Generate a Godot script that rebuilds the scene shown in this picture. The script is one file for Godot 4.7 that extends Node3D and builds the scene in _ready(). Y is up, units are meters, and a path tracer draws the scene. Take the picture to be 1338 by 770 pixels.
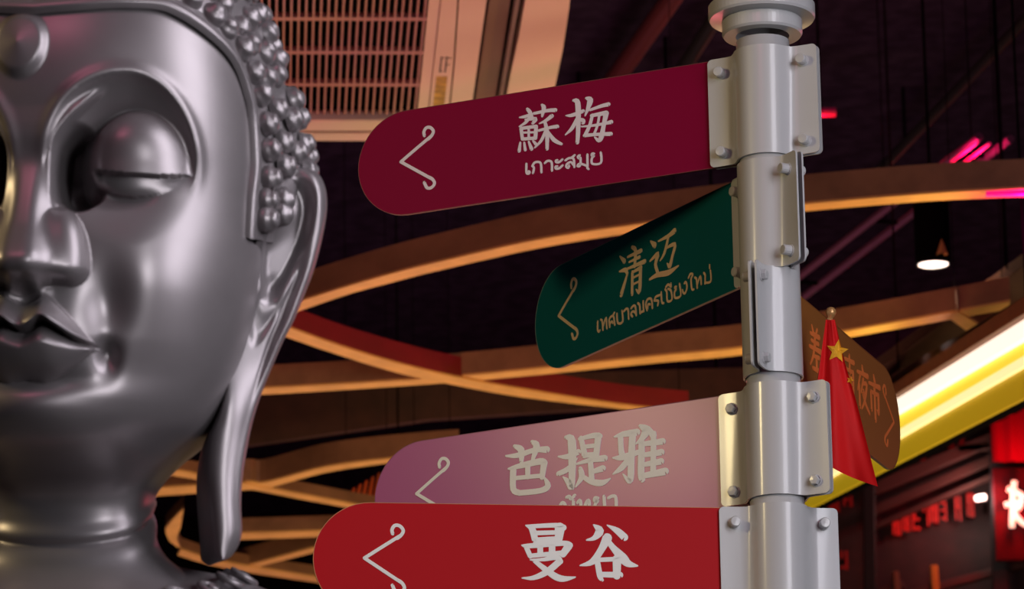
extends Node3D
# A restaurant corner: a dark pewter Buddha bust beside a white fingerpost with five coloured direction boards,
# under a dark ceiling with gold lattice beams, a cassette air conditioner and a lit shop fascia.

const PW := 1338.0
const PH := 770.0
const FOC := 6021.05            # focal length in pixels of the 1338 wide frame
const PITCH := 15.726           # degrees upwards
const ROLL := 0.926
const EYE := Vector3(0, 1.6, 0)
const POST := Vector3(0.32, 0, -5.4895)

var taken := {}
var rng := RandomNumberGenerator.new()
var M := {}
var cam_basis: Basis

# ---------------------------------------------------------------- placing
func ray(u: float, v: float) -> Vector3:
	return cam_basis * Vector3((u - PW / 2) / FOC, (PH / 2 - v) / FOC, -1.0)

func at(u: float, v: float, depth: float) -> Vector3:
	return EYE + ray(u, v) * depth

func hit(u: float, v: float, p: Vector3, n: Vector3) -> Vector3:
	var r := ray(u, v)
	return EYE + r * ((p - EYE).dot(n) / r.dot(n))

func level(u: float, v: float, y: float) -> Vector3:
	return hit(u, v, Vector3(0, y, 0), Vector3.UP)

# ---------------------------------------------------------------- nodes
func numbered(called: String) -> String:
	var n: int = taken.get(called, 0)
	taken[called] = n + 1
	return called if n == 0 else "%s_%03d" % [called, n]

func thing(called: String, label: String, category: String, where := Vector3.ZERO, turn := 0.0, group := "") -> Node3D:
	var o := Node3D.new()
	o.name = numbered(called)
	add_child(o)
	o.position = where
	o.rotation.y = turn
	tag(o, label, category, group)
	return o

func tag(o: Node, label: String, category: String, group := "") -> void:
	o.set_meta("label", label)
	o.set_meta("category", category)
	if group:
		o.set_meta("group", group)

func obj(called: String, mesh: Mesh, m: Material, parent: Node = null) -> MeshInstance3D:
	var o := MeshInstance3D.new()
	o.mesh = mesh
	o.material_override = m
	o.name = numbered(called) if parent == null else called
	(self if parent == null else parent).add_child(o, true)
	if parent != null:
		var base := called
		var k := 0
		var names := {}
		for c in parent.get_children():
			if c != o:
				names[str(c.name)] = true
		while names.has(base):
			k += 1
			base = "%s_%03d" % [called, k]
		o.name = base
	return o

func struct(called: String, mesh: Mesh, m: Material) -> MeshInstance3D:
	var o := obj(called, mesh, m)
	o.set_meta("kind", "structure")
	return o

func mat(c: Color, rough := 0.6, metal := 0.0) -> StandardMaterial3D:
	var m := StandardMaterial3D.new()
	m.albedo_color = c
	m.roughness = rough
	m.metallic = metal
	return m

func glow(c: Color, e: float) -> StandardMaterial3D:
	var m := mat(c, 0.5)
	m.emission_enabled = true
	m.emission = c
	m.emission_energy_multiplier = e
	return m

func mottled(c: Color, rough: float, metal: float, freq: float, lo: float, relief := 0.0) -> StandardMaterial3D:
	# colour with a soft procedural mottle, roughness and relief from the same noise
	var m := mat(c, rough, metal)
	var n := FastNoiseLite.new()
	n.seed = 7
	n.frequency = freq
	n.fractal_octaves = 4
	var t := NoiseTexture2D.new()
	t.width = 256
	t.height = 256
	t.seamless = true
	t.noise = n
	var r := Gradient.new()
	r.set_color(0, Color(lo, lo, lo))
	r.set_color(1, Color(1, 1, 1))
	t.color_ramp = r
	m.albedo_texture = t
	m.uv1_triplanar = true
	m.uv1_scale = Vector3.ONE * 2.0
	if relief > 0.0:
		m.heightmap_enabled = true
		m.heightmap_texture = t
		m.heightmap_scale = relief
	return m

# ---------------------------------------------------------------- mesh building
func tri(st: SurfaceTool, a: Vector3, b: Vector3, c: Vector3, out: Vector3) -> void:
	if (b - a).cross(c - a).dot(out) > 0.0:
		var t := b
		b = c
		c = t
	st.add_vertex(a)
	st.add_vertex(b)
	st.add_vertex(c)

func quad(st: SurfaceTool, a: Vector3, b: Vector3, c: Vector3, d: Vector3, out: Vector3) -> void:
	tri(st, a, b, c, out)
	tri(st, a, c, d, out)

func begin(smooth := false) -> SurfaceTool:
	var st := SurfaceTool.new()
	st.begin(Mesh.PRIMITIVE_TRIANGLES)
	st.set_smooth_group(0 if smooth else -1)
	return st

func done(st: SurfaceTool) -> ArrayMesh:
	st.generate_normals()
	return st.commit()

func add_box(st: SurfaceTool, c: Vector3, s: Vector3, b := Basis.IDENTITY, chamfer := 0.0) -> void:
	var h := s / 2
	if chamfer <= 0.0:
		hexa(st, [c + b * Vector3(-h.x, -h.y, -h.z), c + b * Vector3(h.x, -h.y, -h.z), c + b * Vector3(h.x, -h.y, h.z), c + b * Vector3(-h.x, -h.y, h.z),
			c + b * Vector3(-h.x, h.y, -h.z), c + b * Vector3(h.x, h.y, -h.z), c + b * Vector3(h.x, h.y, h.z), c + b * Vector3(-h.x, h.y, h.z)])
		return
	# chamfered box: six faces, twelve bevels, eight corners
	var k := chamfer
	var P := func(sx: float, sy: float, sz: float, ax: int) -> Vector3:
		var e := Vector3(h.x - k, h.y - k, h.z - k)
		e[ax] = h[ax]
		return c + b * (e * Vector3(sx, sy, sz))
	for ax in 3:
		var u := (ax + 1) % 3
		var w := (ax + 2) % 3
		for s1 in [-1.0, 1.0]:
			var q := []
			for uv in [[-1, -1], [1, -1], [1, 1], [-1, 1]]:
				var sg := Vector3.ZERO
				sg[ax] = s1
				sg[u] = uv[0]
				sg[w] = uv[1]
				q.append(P.call(sg.x, sg.y, sg.z, ax))
			var n := Vector3.ZERO
			n[ax] = s1
			quad(st, q[0], q[1], q[2], q[3], b * n)
		for s1 in [-1.0, 1.0]:
			for s2 in [-1.0, 1.0]:
				var sa := Vector3.ZERO
				sa[u] = s1
				sa[w] = s2
				var n2 := b * sa
				var a0 := sa
				a0[ax] = -1.0
				var a1 := sa
				a1[ax] = 1.0
				quad(st, P.call(a0.x, a0.y, a0.z, u), P.call(a1.x, a1.y, a1.z, u), P.call(a1.x, a1.y, a1.z, w), P.call(a0.x, a0.y, a0.z, w), n2)
	for x in [-1.0, 1.0]:
		for y in [-1.0, 1.0]:
			for z in [-1.0, 1.0]:
				tri(st, P.call(x, y, z, 0), P.call(x, y, z, 1), P.call(x, y, z, 2), b * Vector3(x, y, z))

func hexa(st: SurfaceTool, p: Array) -> void:
	# eight corners: four below, four above in the same order
	var c := Vector3.ZERO
	for q in p:
		c += q / 8.0
	for f in [[0, 1, 2, 3], [4, 5, 6, 7], [0, 1, 5, 4], [1, 2, 6, 5], [2, 3, 7, 6], [3, 0, 4, 7]]:
		var m: Vector3 = (p[f[0]] + p[f[1]] + p[f[2]] + p[f[3]]) / 4.0
		quad(st, p[f[0]], p[f[1]], p[f[2]], p[f[3]], m - c)

func box(c: Vector3, s: Vector3, b := Basis.IDENTITY, chamfer := 0.0) -> ArrayMesh:
	var st := begin()
	add_box(st, c, s, b, chamfer)
	return done(st)

func add_lathe(st: SurfaceTool, prof: Array, xf := Transform3D.IDENTITY, n := 32) -> void:
	# profile of Vector2(radius, height) from bottom to top; outward is away from the axis
	for i in prof.size() - 1:
		var a: Vector2 = prof[i]
		var b: Vector2 = prof[i + 1]
		var nn := Vector2(b.y - a.y, -(b.x - a.x))
		for j in n:
			var t0 := TAU * j / n
			var t1 := TAU * (j + 1) / n
			var d0 := Vector3(cos(t0), 0, sin(t0))
			var d1 := Vector3(cos(t1), 0, sin(t1))
			var o: Vector3 = xf.basis * ((d0 + d1) * 0.5 * nn.x + Vector3.UP * nn.y)
			var p0 := xf * (d0 * a.x + Vector3.UP * a.y)
			var p1 := xf * (d1 * a.x + Vector3.UP * a.y)
			var p2 := xf * (d1 * b.x + Vector3.UP * b.y)
			var p3 := xf * (d0 * b.x + Vector3.UP * b.y)
			if b.x < 1e-6:
				tri(st, p0, p1, p2, o)
			elif a.x < 1e-6:
				tri(st, p0, p2, p3, o)
			else:
				quad(st, p0, p1, p2, p3, o)

func lathe(prof: Array, xf := Transform3D.IDENTITY, n := 32, smooth := false) -> ArrayMesh:
	var st := begin(smooth)
	add_lathe(st, prof, xf, n)
	return done(st)

func add_tube(st: SurfaceTool, pts: Array, radii: Array, n := 10) -> void:
	var rings := []
	var side := Vector3.ZERO
	for i in pts.size():
		var t: Vector3 = (pts[mini(i + 1, pts.size() - 1)] - pts[maxi(i - 1, 0)]).normalized()
		if side == Vector3.ZERO:
			side = t.cross(Vector3.UP if absf(t.y) < 0.9 else Vector3.RIGHT).normalized()
		side = (side - t * side.dot(t)).normalized()
		var up := side.cross(t)
		var r: float = radii[mini(i, radii.size() - 1)]
		var ring := []
		for j in n:
			var a := TAU * j / n
			ring.append(pts[i] + (side * cos(a) + up * sin(a)) * r)
		rings.append(ring)
	for i in pts.size() - 1:
		for j in n:
			var k := (j + 1) % n
			quad(st, rings[i][j], rings[i][k], rings[i + 1][k], rings[i + 1][j], rings[i][j] + rings[i][k] - pts[i] * 2.0)
	for e in [0, pts.size() - 1]:
		var o: Vector3 = pts[e] - pts[1 if e == 0 else e - 1]
		for j in n:
			tri(st, pts[e], rings[e][j], rings[e][(j + 1) % n], o)

func tube(pts: Array, radii: Array, n := 10, smooth := true) -> ArrayMesh:
	var st := begin(smooth)
	add_tube(st, pts, radii, n)
	return done(st)

func rod(a: Vector3, b: Vector3, r: float, n := 12) -> ArrayMesh:
	return tube([a, b], [r], n, false)

func spline(pts: Array, sub: int) -> Array:
	# Catmull-Rom through points of any vector type
	var out := []
	var n := pts.size()
	for i in n - 1:
		var p0 = pts[maxi(i - 1, 0)]
		var p1 = pts[i]
		var p2 = pts[i + 1]
		var p3 = pts[mini(i + 2, n - 1)]
		for k in sub:
			var t := float(k) / sub
			out.append((p1 * 2.0 + (p2 - p0) * t + (p0 * 2.0 - p1 * 5.0 + p2 * 4.0 - p3) * t * t + (p1 * 3.0 - p0 - p2 * 3.0 + p3) * t * t * t) * 0.5)
	out.append(pts[n - 1])
	return out

func add_prism(st: SurfaceTool, poly: PackedVector2Array, z0: float, z1: float, xf := Transform3D.IDENTITY, bevel := 0.0) -> void:
	# polygon in x, y pulled from z0 to z1
	var idx := Geometry2D.triangulate_polygon(poly)
	var front := poly
	if bevel > 0.0:
		var o := Geometry2D.offset_polygon(poly, -bevel)
		if o.size() == 1 and o[0].size() > 2:
			front = o[0]
	var fi := idx if front == poly else Geometry2D.triangulate_polygon(front)
	var fz := xf.basis * Vector3(0, 0, 1)
	for i in range(0, idx.size(), 3):
		tri(st, xf * Vector3(poly[idx[i]].x, poly[idx[i]].y, z0), xf * Vector3(poly[idx[i + 1]].x, poly[idx[i + 1]].y, z0), xf * Vector3(poly[idx[i + 2]].x, poly[idx[i + 2]].y, z0), -fz)
	for i in range(0, fi.size(), 3):
		tri(st, xf * Vector3(front[fi[i]].x, front[fi[i]].y, z1), xf * Vector3(front[fi[i + 1]].x, front[fi[i + 1]].y, z1), xf * Vector3(front[fi[i + 2]].x, front[fi[i + 2]].y, z1), fz)
	var ccw := not Geometry2D.is_polygon_clockwise(poly)
	for i in poly.size():
		var a := poly[i]
		var b := poly[(i + 1) % poly.size()]
		var nn := Vector2(b.y - a.y, a.x - b.x) * (1.0 if ccw else -1.0)
		quad(st, xf * Vector3(a.x, a.y, z0), xf * Vector3(b.x, b.y, z0), xf * Vector3(b.x, b.y, z1 - bevel), xf * Vector3(a.x, a.y, z1 - bevel), xf.basis * Vector3(nn.x, nn.y, 0))
	if bevel > 0.0 and front != poly:
		# bevel strip: join each outline point to the nearest inset point
		var near := func(p: Vector2) -> Vector2:
			var best := front[0]
			for q in front:
				if q.distance_squared_to(p) < best.distance_squared_to(p):
					best = q
			return best
		for i in poly.size():
			var a := poly[i]
			var b := poly[(i + 1) % poly.size()]
			var nn := Vector2(b.y - a.y, a.x - b.x) * (1.0 if ccw else -1.0)
			var na: Vector2 = near.call(a)
			var nb: Vector2 = near.call(b)
			quad(st, xf * Vector3(a.x, a.y, z1 - bevel), xf * Vector3(b.x, b.y, z1 - bevel), xf * Vector3(nb.x, nb.y, z1), xf * Vector3(na.x, na.y, z1), xf.basis * Vector3(nn.x, nn.y, nn.length()))

func prism(poly: PackedVector2Array, z0: float, z1: float, xf := Transform3D.IDENTITY, bevel := 0.0) -> ArrayMesh:
	var st := begin()
	add_prism(st, poly, z0, z1, xf, bevel)
	return done(st)

func brush(st: SurfaceTool, flat: Array, z0: float, z1: float, sub := 4) -> void:
	# one brush stroke: x, y, width triples in tenths of a millimetre
	var pts := []
	for i in range(0, flat.size(), 3):
		pts.append(Vector3(flat[i], flat[i + 1], flat[i + 2]) * 1e-4)
	if sub > 1:
		pts = spline(pts, sub)
	var l := PackedVector2Array()
	var r := PackedVector2Array()
	var n := pts.size()
	for i in n:
		var p := Vector2(pts[i].x, pts[i].y)
		var q: Vector3 = pts[mini(i + 1, n - 1)] - pts[maxi(i - 1, 0)]
		var t := Vector2(q.x, q.y).normalized()
		var h: float = maxf(pts[i].z, 2e-4) / 2.0
		var s := Vector2(-t.y, t.x) * h
		if i == 0:
			for k in [-60.0, -30.0, 0.0, 30.0, 60.0]:
				l.append(p + (-t * h).rotated(deg_to_rad(k)))
				r.append(p)
			l.reverse()
		l.append(p + s)
		r.append(p - s)
	var e := Vector2(pts[n - 1].x, pts[n - 1].y)
	var he: float = maxf(pts[n - 1].z, 2e-4) / 2.0
	var te := (e - Vector2(pts[n - 2].x, pts[n - 2].y)).normalized()
	for k in [60.0, 30.0, 0.0, -30.0, -60.0]:
		l.append(e + (te * he).rotated(deg_to_rad(k)))
		r.append(e)
	var up := Vector3(0, 0, 1)
	for i in l.size() - 1:
		var a := Vector3(l[i].x, l[i].y, z1)
		var b := Vector3(l[i + 1].x, l[i + 1].y, z1)
		var c := Vector3(r[i + 1].x, r[i + 1].y, z1)
		var d := Vector3(r[i].x, r[i].y, z1)
		quad(st, a, b, c, d, up)
		var dz := Vector3(0, 0, z0 - z1)
		quad(st, a, b, b + dz, a + dz, (a + b - c - d))
		if r[i] != r[i + 1]:
			quad(st, d, c, c + dz, d + dz, (c + d - a - b))

func glyph(parent: Node, strokes: Array, m: Material, z: float, called := "lettering", sub := 4) -> MeshInstance3D:
	var st := begin()
	var k := 0
	for s in strokes:
		brush(st, s, z - 0.0002, z + 0.0004 + k * 0.00001, sub)
		k += 1
	return obj(called, done(st), m, parent)

func add_loft(st: SurfaceTool, near: Array, far: Array, h: float) -> void:
	# a beam with a level underside between two edge lines and the height h
	var up := Vector3.UP * h
	for i in near.size() - 1:
		var out: Vector3 = (near[i] - far[i])
		quad(st, near[i], near[i + 1], far[i + 1], far[i], Vector3.DOWN)
		quad(st, near[i] + up, near[i + 1] + up, far[i + 1] + up, far[i] + up, Vector3.UP)
		quad(st, near[i], near[i + 1], near[i + 1] + up, near[i] + up, out)
		quad(st, far[i], far[i + 1], far[i + 1] + up, far[i] + up, -out)
	for e in [0, near.size() - 1]:
		var o: Vector3 = near[e] - near[1 if e == 0 else e - 1]
		quad(st, near[e], far[e], far[e] + up, near[e] + up, o)

# ---------------------------------------------------------------- the Buddha
const BU := 0.0006975           # metres per modelling unit of the statue

func interp(tab: Array, x: float) -> float:
	# smooth interpolation in a table of Vector2(x, value), x descending
	var n := tab.size()
	if x >= tab[0].x:
		return tab[0].y
	for i in n - 1:
		if x >= tab[i + 1].x:
			var a: Vector2 = tab[i]
			var b: Vector2 = tab[i + 1]
			var t: float = (a.x - x) / (a.x - b.x)
			var m0 := 0.0
			var m1 := 0.0
			if i > 0:
				m0 = (b.y - tab[i - 1].y) / (tab[i - 1].x - b.x) * (a.x - b.x)
			if i < n - 2:
				m1 = (tab[i + 2].y - a.y) / (a.x - tab[i + 2].x) * (a.x - b.x)
			var t2 := t * t
			var t3 := t2 * t
			return a.y * (2 * t3 - 3 * t2 + 1) + m0 * (t3 - 2 * t2 + t) + b.y * (-2 * t3 + 3 * t2) + m1 * (t3 - t2)
	return tab[n - 1].y

var W_TAB := [Vector2(420, 60), Vector2(400, 130), Vector2(360, 190), Vector2(300, 228), Vector2(258, 243), Vector2(166, 256), Vector2(75, 261), Vector2(0, 260), Vector2(-60, 256), Vector2(-120, 248), Vector2(-197, 230), Vector2(-240, 211), Vector2(-275, 185), Vector2(-305, 148), Vector2(-330, 119), Vector2(-348, 107), Vector2(-385, 106), Vector2(-410, 113), Vector2(-430, 127), Vector2(-445, 146), Vector2(-470, 178), Vector2(-500, 205), Vector2(-550, 215)]
var F_TAB := [Vector2(420, 60), Vector2(400, 120), Vector2(360, 170), Vector2(300, 210), Vector2(258, 232), Vector2(200, 254), Vector2(140, 264), Vector2(75, 264), Vector2(40, 258), Vector2(0, 256), Vector2(-60, 256), Vector2(-126, 260), Vector2(-180, 258), Vector2(-225, 249), Vector2(-262, 250), Vector2(-290, 243), Vector2(-312, 222), Vector2(-330, 178), Vector2(-345, 128), Vector2(-360, 103), Vector2(-385, 94), Vector2(-420, 94), Vector2(-445, 102), Vector2(-470, 122), Vector2(-500, 160), Vector2(-550, 190)]
var B_TAB := [Vector2(420, 60), Vector2(400, 130), Vector2(360, 190), Vector2(300, 235), Vector2(200, 265), Vector2(0, 265), Vector2(-120, 235), Vector2(-230, 180), Vector2(-320, 140), Vector2(-385, 135), Vector2(-430, 140), Vector2(-470, 170), Vector2(-550, 200)]

func ss(a: float, b: float, x: float) -> float:
	return smoothstep(a, b, x)

func smax(a: float, b: float, k: float) -> float:
	var h := clampf(0.5 + 0.5 * (a - b) / k, 0.0, 1.0)
	return lerpf(b, a, h) + k * h * (1.0 - h)

func face_relief(x: float, y: float) -> float:
	# how far the face stands proud of the plain ovoid at |x| = p and height y
	var p := absf(x)
	if y > 262.0 or y < -330.0 or p > 256.0:
		return 0.0
	var h := 0.0
	# ---- eye socket under a crisp brow
	var sock := 0.0
	if y > -75.0 and y < 190.0 and p < 235.0:
		var ex := (p - 122.0) / (98.0 if p < 122.0 else 75.0)
		var ey := (y - 44.0) / (106.0 if y > 44.0 else 104.0)
		var e := sqrt(ex * ex + ey * ey)
		var up := ss(-0.45, 0.25, sin(atan2(ey, ex)))
		# crisp at the top, melting into the cheek below
		sock = lerpf(24.0 * ss(1.1, 0.1, e), 52.0 * clampf((1.02 - e) / 0.52, 0.0, 1.0) + 4.0 * ss(1.05, 0.93, e), up)
		# brow rim just outside the edge
		h += 4.0 * exp(-pow((e - 1.07) / 0.08, 2.0)) * up
		# trench beside the bridge of the nose
		var tx := (p - 60.0) / 39.0
		var ty := (y - 30.0) / (60.0 if y > 30.0 else 54.0)
		sock += 92.0 * ss(1.08, lerpf(0.72, 0.42, ss(0.3, 0.9, ty)), sqrt(tx * tx + ty * ty))
		var vx := (p - 100.0) / 52.0
		var vy := (y - 2.0) / 22.0
		sock += 16.0 * ss(1.2, 0.2, sqrt(vx * vx + vy * vy))
	h -= sock
	# ---- eyelids
	if p > 56.0 and p < 222.0 and y > -30.0 and y < 125.0:
		var bx := (p - 143.0) / 70.0
		var by := (y - 36.0) / (78.0 if y > 36.0 else 52.0)
		var q := 1.0 - bx * bx - by * by
		if q > -0.5:
			var ball := -46.0 + 50.0 * (sqrt(q) if q > 0.0 else q * 1.5)
			var lid := 23.0 + 9.0 * pow(absf(p - 138.0) / 60.0, 2.0) - (9.0 * ss(188.0, 208.0, p))
			var low := -2.0 + 26.0 * pow(absf(p - 130.0) / 66.0, 2.0)
			var fade := ss(76.0, 92.0, p) * ss(212.0, 198.0, p)
			if y > lid:
				ball += 6.0 * exp(-(y - lid) / 16.0) * fade
			elif y > low:
				ball -= lerpf(5.0, 11.0, ss(low, lid, y)) * fade
			else:
				ball -= (5.0 + 4.0 * exp(-pow((y - low + 2.0) / 5.0, 2.0)) + 0.35 * (low - y)) * fade
			h = smax(h, ball, 9.0)
	# ---- nose
	if p < 150.0 and y < 160.0 and y > -140.0:
		var hh := interp(NOSE_H, y)
		var ww := interp(NOSE_W, y)
		var r := p / ww
		var steep := ss(-40.0, 0.0, y)
		var ridge := hh / (1.0 + pow(r, 3.4)) - lerpf(60.0, 110.0, steep) * ss(1.1, lerpf(2.6, 1.75, steep), r)
		var nose := ridge
		# wing
		var ax := (p - 42.0) / 37.0
		var ay := (y + 99.0) / (78.0 if y > -99.0 else 27.0)
		var qa := 1.0 - ax * ax - ay * ay
		if qa > 0.0:
			nose = smax(nose, -6.0 + 46.0 * sqrt(qa), 24.0)
		# nostril
		nose -= 30.0 * exp(-pow((p - 36.0) / 18.0, 2.0) - pow((y + 125.0) / 9.0, 2.0))
		h = smax(h, nose, lerpf(8.0, 16.0, ss(40.0, 100.0, y))) if nose > -118.0 else h
	# ---- mouth
	if p < 150.0 and y < -118.0 and y > -262.0:
		var seam := interp(SEAM, -p)
		var top := interp(LIP_TOP, -p)
		var bot := interp(LIP_BOT, -p)
		var inm := ss(92.0, 80.0, p)
		# philtrum
		h += (6.0 * exp(-pow((p - 22.0) / 9.0, 2.0)) - 5.0 * exp(-pow(p / 11.0, 2.0))) * ss(-118.0, -128.0, y) * ss(top - 6.0, top + 4.0, y)
		if y > seam:
			var t := (y - seam) / maxf(top - seam, 1.0)
			var amp := lerpf(35.0, 8.0, ss(30.0, 86.0, p)) - 7.0 * exp(-pow(p / 12.0, 2.0))
			h += amp * (0.22 * ss(1.1, 0.92, t) + 0.78 * ss(1.08, 0.0, t)) * inm * ss(-1.0, 5.0, y - seam)
		else:
			var t := (seam - y) / maxf(seam - bot, 1.0)
			if t < 1.6:
				var amp := lerpf(29.0, 8.0, ss(20.0, 86.0, p))
				var open := ss(-0.1, 0.5, t)
				h += amp * open * pow(maxf(0.0, 1.0 - pow(clampf((t - 0.4) / 0.8, 0.0, 1.0), 2.0)), 0.6) * inm
		h -= 9.0 * exp(-pow((y - seam) / 3.2, 2.0)) * inm
		# pit at the corner
		h -= 17.0 * exp(-pow((p - 99.0) / 13.0, 2.0) - pow((y + 202.0) / (15.0 if y > -202.0 else 24.0), 2.0))
	# ---- muzzle, cheeks and chin
	h += 12.0 * exp(-pow(p / 78.0, 2.0) - pow((y + 182.0) / 50.0, 2.0))
	h -= 9.0 * exp(-pow(p / 60.0, 2.0) - pow((y + 238.0) / 11.0, 2.0))
	h += 10.0 * exp(-pow((p - 150.0) / 52.0, 2.0) - pow((y + 95.0) / 70.0, 2.0))
	h -= 15.0 * exp(-pow((p - 100.0) / 26.0, 2.0) - pow((y + 145.0) / 46.0, 2.0))
	h += 13.0 * exp(-pow(p / 52.0, 2.0) - pow((y + 272.0) / 24.0, 2.0))
	# ---- urna
	var ur := sqrt((x + 14.0) * (x + 14.0) + (y - 190.0) * (y - 190.0) * 0.62)
	h += 9.0 * ss(38.0, 26.0, ur) + 9.0 * (1.0 - minf(ur / 36.0, 1.0))
	return h

var NOSE_H := [Vector2(160, -120), Vector2(135, -48), Vector2(112, -17), Vector2(90, -4), Vector2(70, 1), Vector2(45, 3), Vector2(0, 20), Vector2(-45, 42), Vector2(-80, 64), Vector2(-98, 71), Vector2(-111, 64), Vector2(-120, 44), Vector2(-127, 20), Vector2(-133, 4), Vector2(-140, -6)]
var NOSE_W := [Vector2(160, 96), Vector2(135, 78), Vector2(110, 56), Vector2(85, 37), Vector2(60, 26), Vector2(20, 24), Vector2(-30, 28), Vector2(-70, 36), Vector2(-95, 40), Vector2(-120, 34), Vector2(-140, 30)]
var SEAM := [Vector2(0, -182), Vector2(-10, -178), Vector2(-24, -169), Vector2(-40, -178), Vector2(-60, -190), Vector2(-84, -197), Vector2(-110, -200)]
var LIP_TOP := [Vector2(0, -146), Vector2(-12, -142), Vector2(-26, -136), Vector2(-44, -150), Vector2(-66, -174), Vector2(-84, -192), Vector2(-110, -198)]
var LIP_BOT := [Vector2(0, -230), Vector2(-35, -228), Vector2(-62, -216), Vector2(-84, -201), Vector2(-110, -202)]

func ovoid(th: float, y: float) -> Vector3:
	var w := interp(W_TAB, y)
	var f := interp(F_TAB, y) if absf(th) < PI / 2 else interp(B_TAB, y)
	var s := sin(th)
	var c := cos(th)
	var n := 2.25
	var k := pow(pow(absf(s), n) + pow(absf(c), n), -1.0 / n)
	var off := -20.0 * ss(-300.0, -350.0, y)
	return Vector3(s * k * w, y, c * k * f + off)

func ovoid_front(x: float, y: float) -> Vector3:
	# the point of the plain ovoid at that x and y, on the front half
	var w := interp(W_TAB, y)
	var f := interp(F_TAB, y)
	var r := clampf(absf(x) / w, 0.0, 1.0)
	return Vector3(x, y, f * pow(1.0 - pow(r, 2.25), 1.0 / 2.25))

func grid_mesh(pts: Array, wrap: bool, flip := false) -> ArrayMesh:
	# rows of points, smooth normals from the neighbours
	var rows := pts.size()
	var cols: int = pts[0].size()
	var v := PackedVector3Array()
	var nn := PackedVector3Array()
	var ix := PackedInt32Array()
	for i in rows:
		var up: PackedVector3Array = pts[mini(i + 1, rows - 1)]
		var dn: PackedVector3Array = pts[maxi(i - 1, 0)]
		var me: PackedVector3Array = pts[i]
		for j in cols:
			var l := (j - 1 + cols) % cols if wrap else maxi(j - 1, 0)
			var r := (j + 1) % cols if wrap else mini(j + 1, cols - 1)
			var n := (me[r] - me[l]).cross(up[j] - dn[j])
			nn.append((-n if flip else n).normalized())
		v.append_array(me)
	for i in rows - 1:
		for j in (cols if wrap else cols - 1):
			var a := i * cols + j
			var b := i * cols + (j + 1) % cols
			if flip:
				ix.append_array(PackedInt32Array([a, b, a + cols, b, b + cols, a + cols]))
			else:
				ix.append_array(PackedInt32Array([a, a + cols, b, b, a + cols, b + cols]))
	var arr := []
	arr.resize(Mesh.ARRAY_MAX)
	arr[Mesh.ARRAY_VERTEX] = v
	arr[Mesh.ARRAY_NORMAL] = nn
	arr[Mesh.ARRAY_INDEX] = ix
	var m := ArrayMesh.new()
	m.add_surface_from_arrays(Mesh.PRIMITIVE_TRIANGLES, arr)
	return m

func head_mesh() -> ArrayMesh:
	var ys := []
	var y := -548.0
	while y < 418.0:
		ys.append(y)
		y += 1.45 if y > -262.0 and y < 130.0 else 3.0 if y < 270.0 else 8.0
	var ths := []
	var t := -180.0
	while t < 179.9:
		ths.append(deg_to_rad(t))
		var a := absf(t)
		t += 0.34 if a < 52.0 else 1.0 if a < 100.0 else 6.0
	var rows := []
	var line := []
	for q in hairline(120):
		line.append(Vector2(q.x, q.y))
	for yy in ys:
		var row := PackedVector3Array()
		for th in ths:
			var p := ovoid(th, yy)
			if p.z > 0.0 and yy < 262.0 and yy > -330.0:
				var h := face_relief(p.x, yy)
				var d := Vector3(p.x * 0.55, 0, p.z + 40.0).normalized()
				var px := absf(p.x)
				if yy > -45.0 and (px > 212.0 or yy > 222.0):
					var best := 1e9
					for q in line:
						best = minf(best, (q.x - px) * (q.x - px) + (q.y - yy) * (q.y - yy))
					h -= 9.0 * exp(-best / 30.0)
				p += d * h
			elif yy < -350.0:
				var g: float = yy + 0.42 * p.z
				var dd := Vector3(p.x, 0, p.z).normalized()
				p += dd * (-6.0 * exp(-pow((g + 393.0) / 4.5, 2.0)) + 3.0 * exp(-pow((g + 380.0) / 9.0, 2.0)) + 4.0 * exp(-pow((g + 408.0) / 9.0, 2.0)))
			row.append(p * BU)
		rows.append(row)
	return grid_mesh(rows, true)

func hairline(n: int) -> Array:
	var c := [Vector2(0, 249), Vector2(50, 253), Vector2(110, 259), Vector2(165, 256), Vector2(226, 214), Vector2(250, 155), Vector2(257, 77), Vector2(255, 20), Vector2(253, -30)]
	var f := spline(c, 12)
	var out := []
	for i in n:
		var k := float(i) / (n - 1) * (f.size() - 1)
		var q: Vector2 = f[int(k)].lerp(f[mini(int(k) + 1, f.size() - 1)], k - int(k))
		var w := interp(W_TAB, q.y)
		out.append(ovoid_front(minf(q.x, w * 0.995), q.y))
	return out

func px_head(sx: float, sy: float, z: float) -> Vector3:
	# a point of the statue's own axes from its outline in a front view, given its depth
	var x := (sx - 94.0 + 0.208 * z) / 0.978
	var zz := 0.208 * x + 0.978 * z
	return Vector3(x, (300.0 - sy - 0.174 * zz) / 0.985, z)

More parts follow.
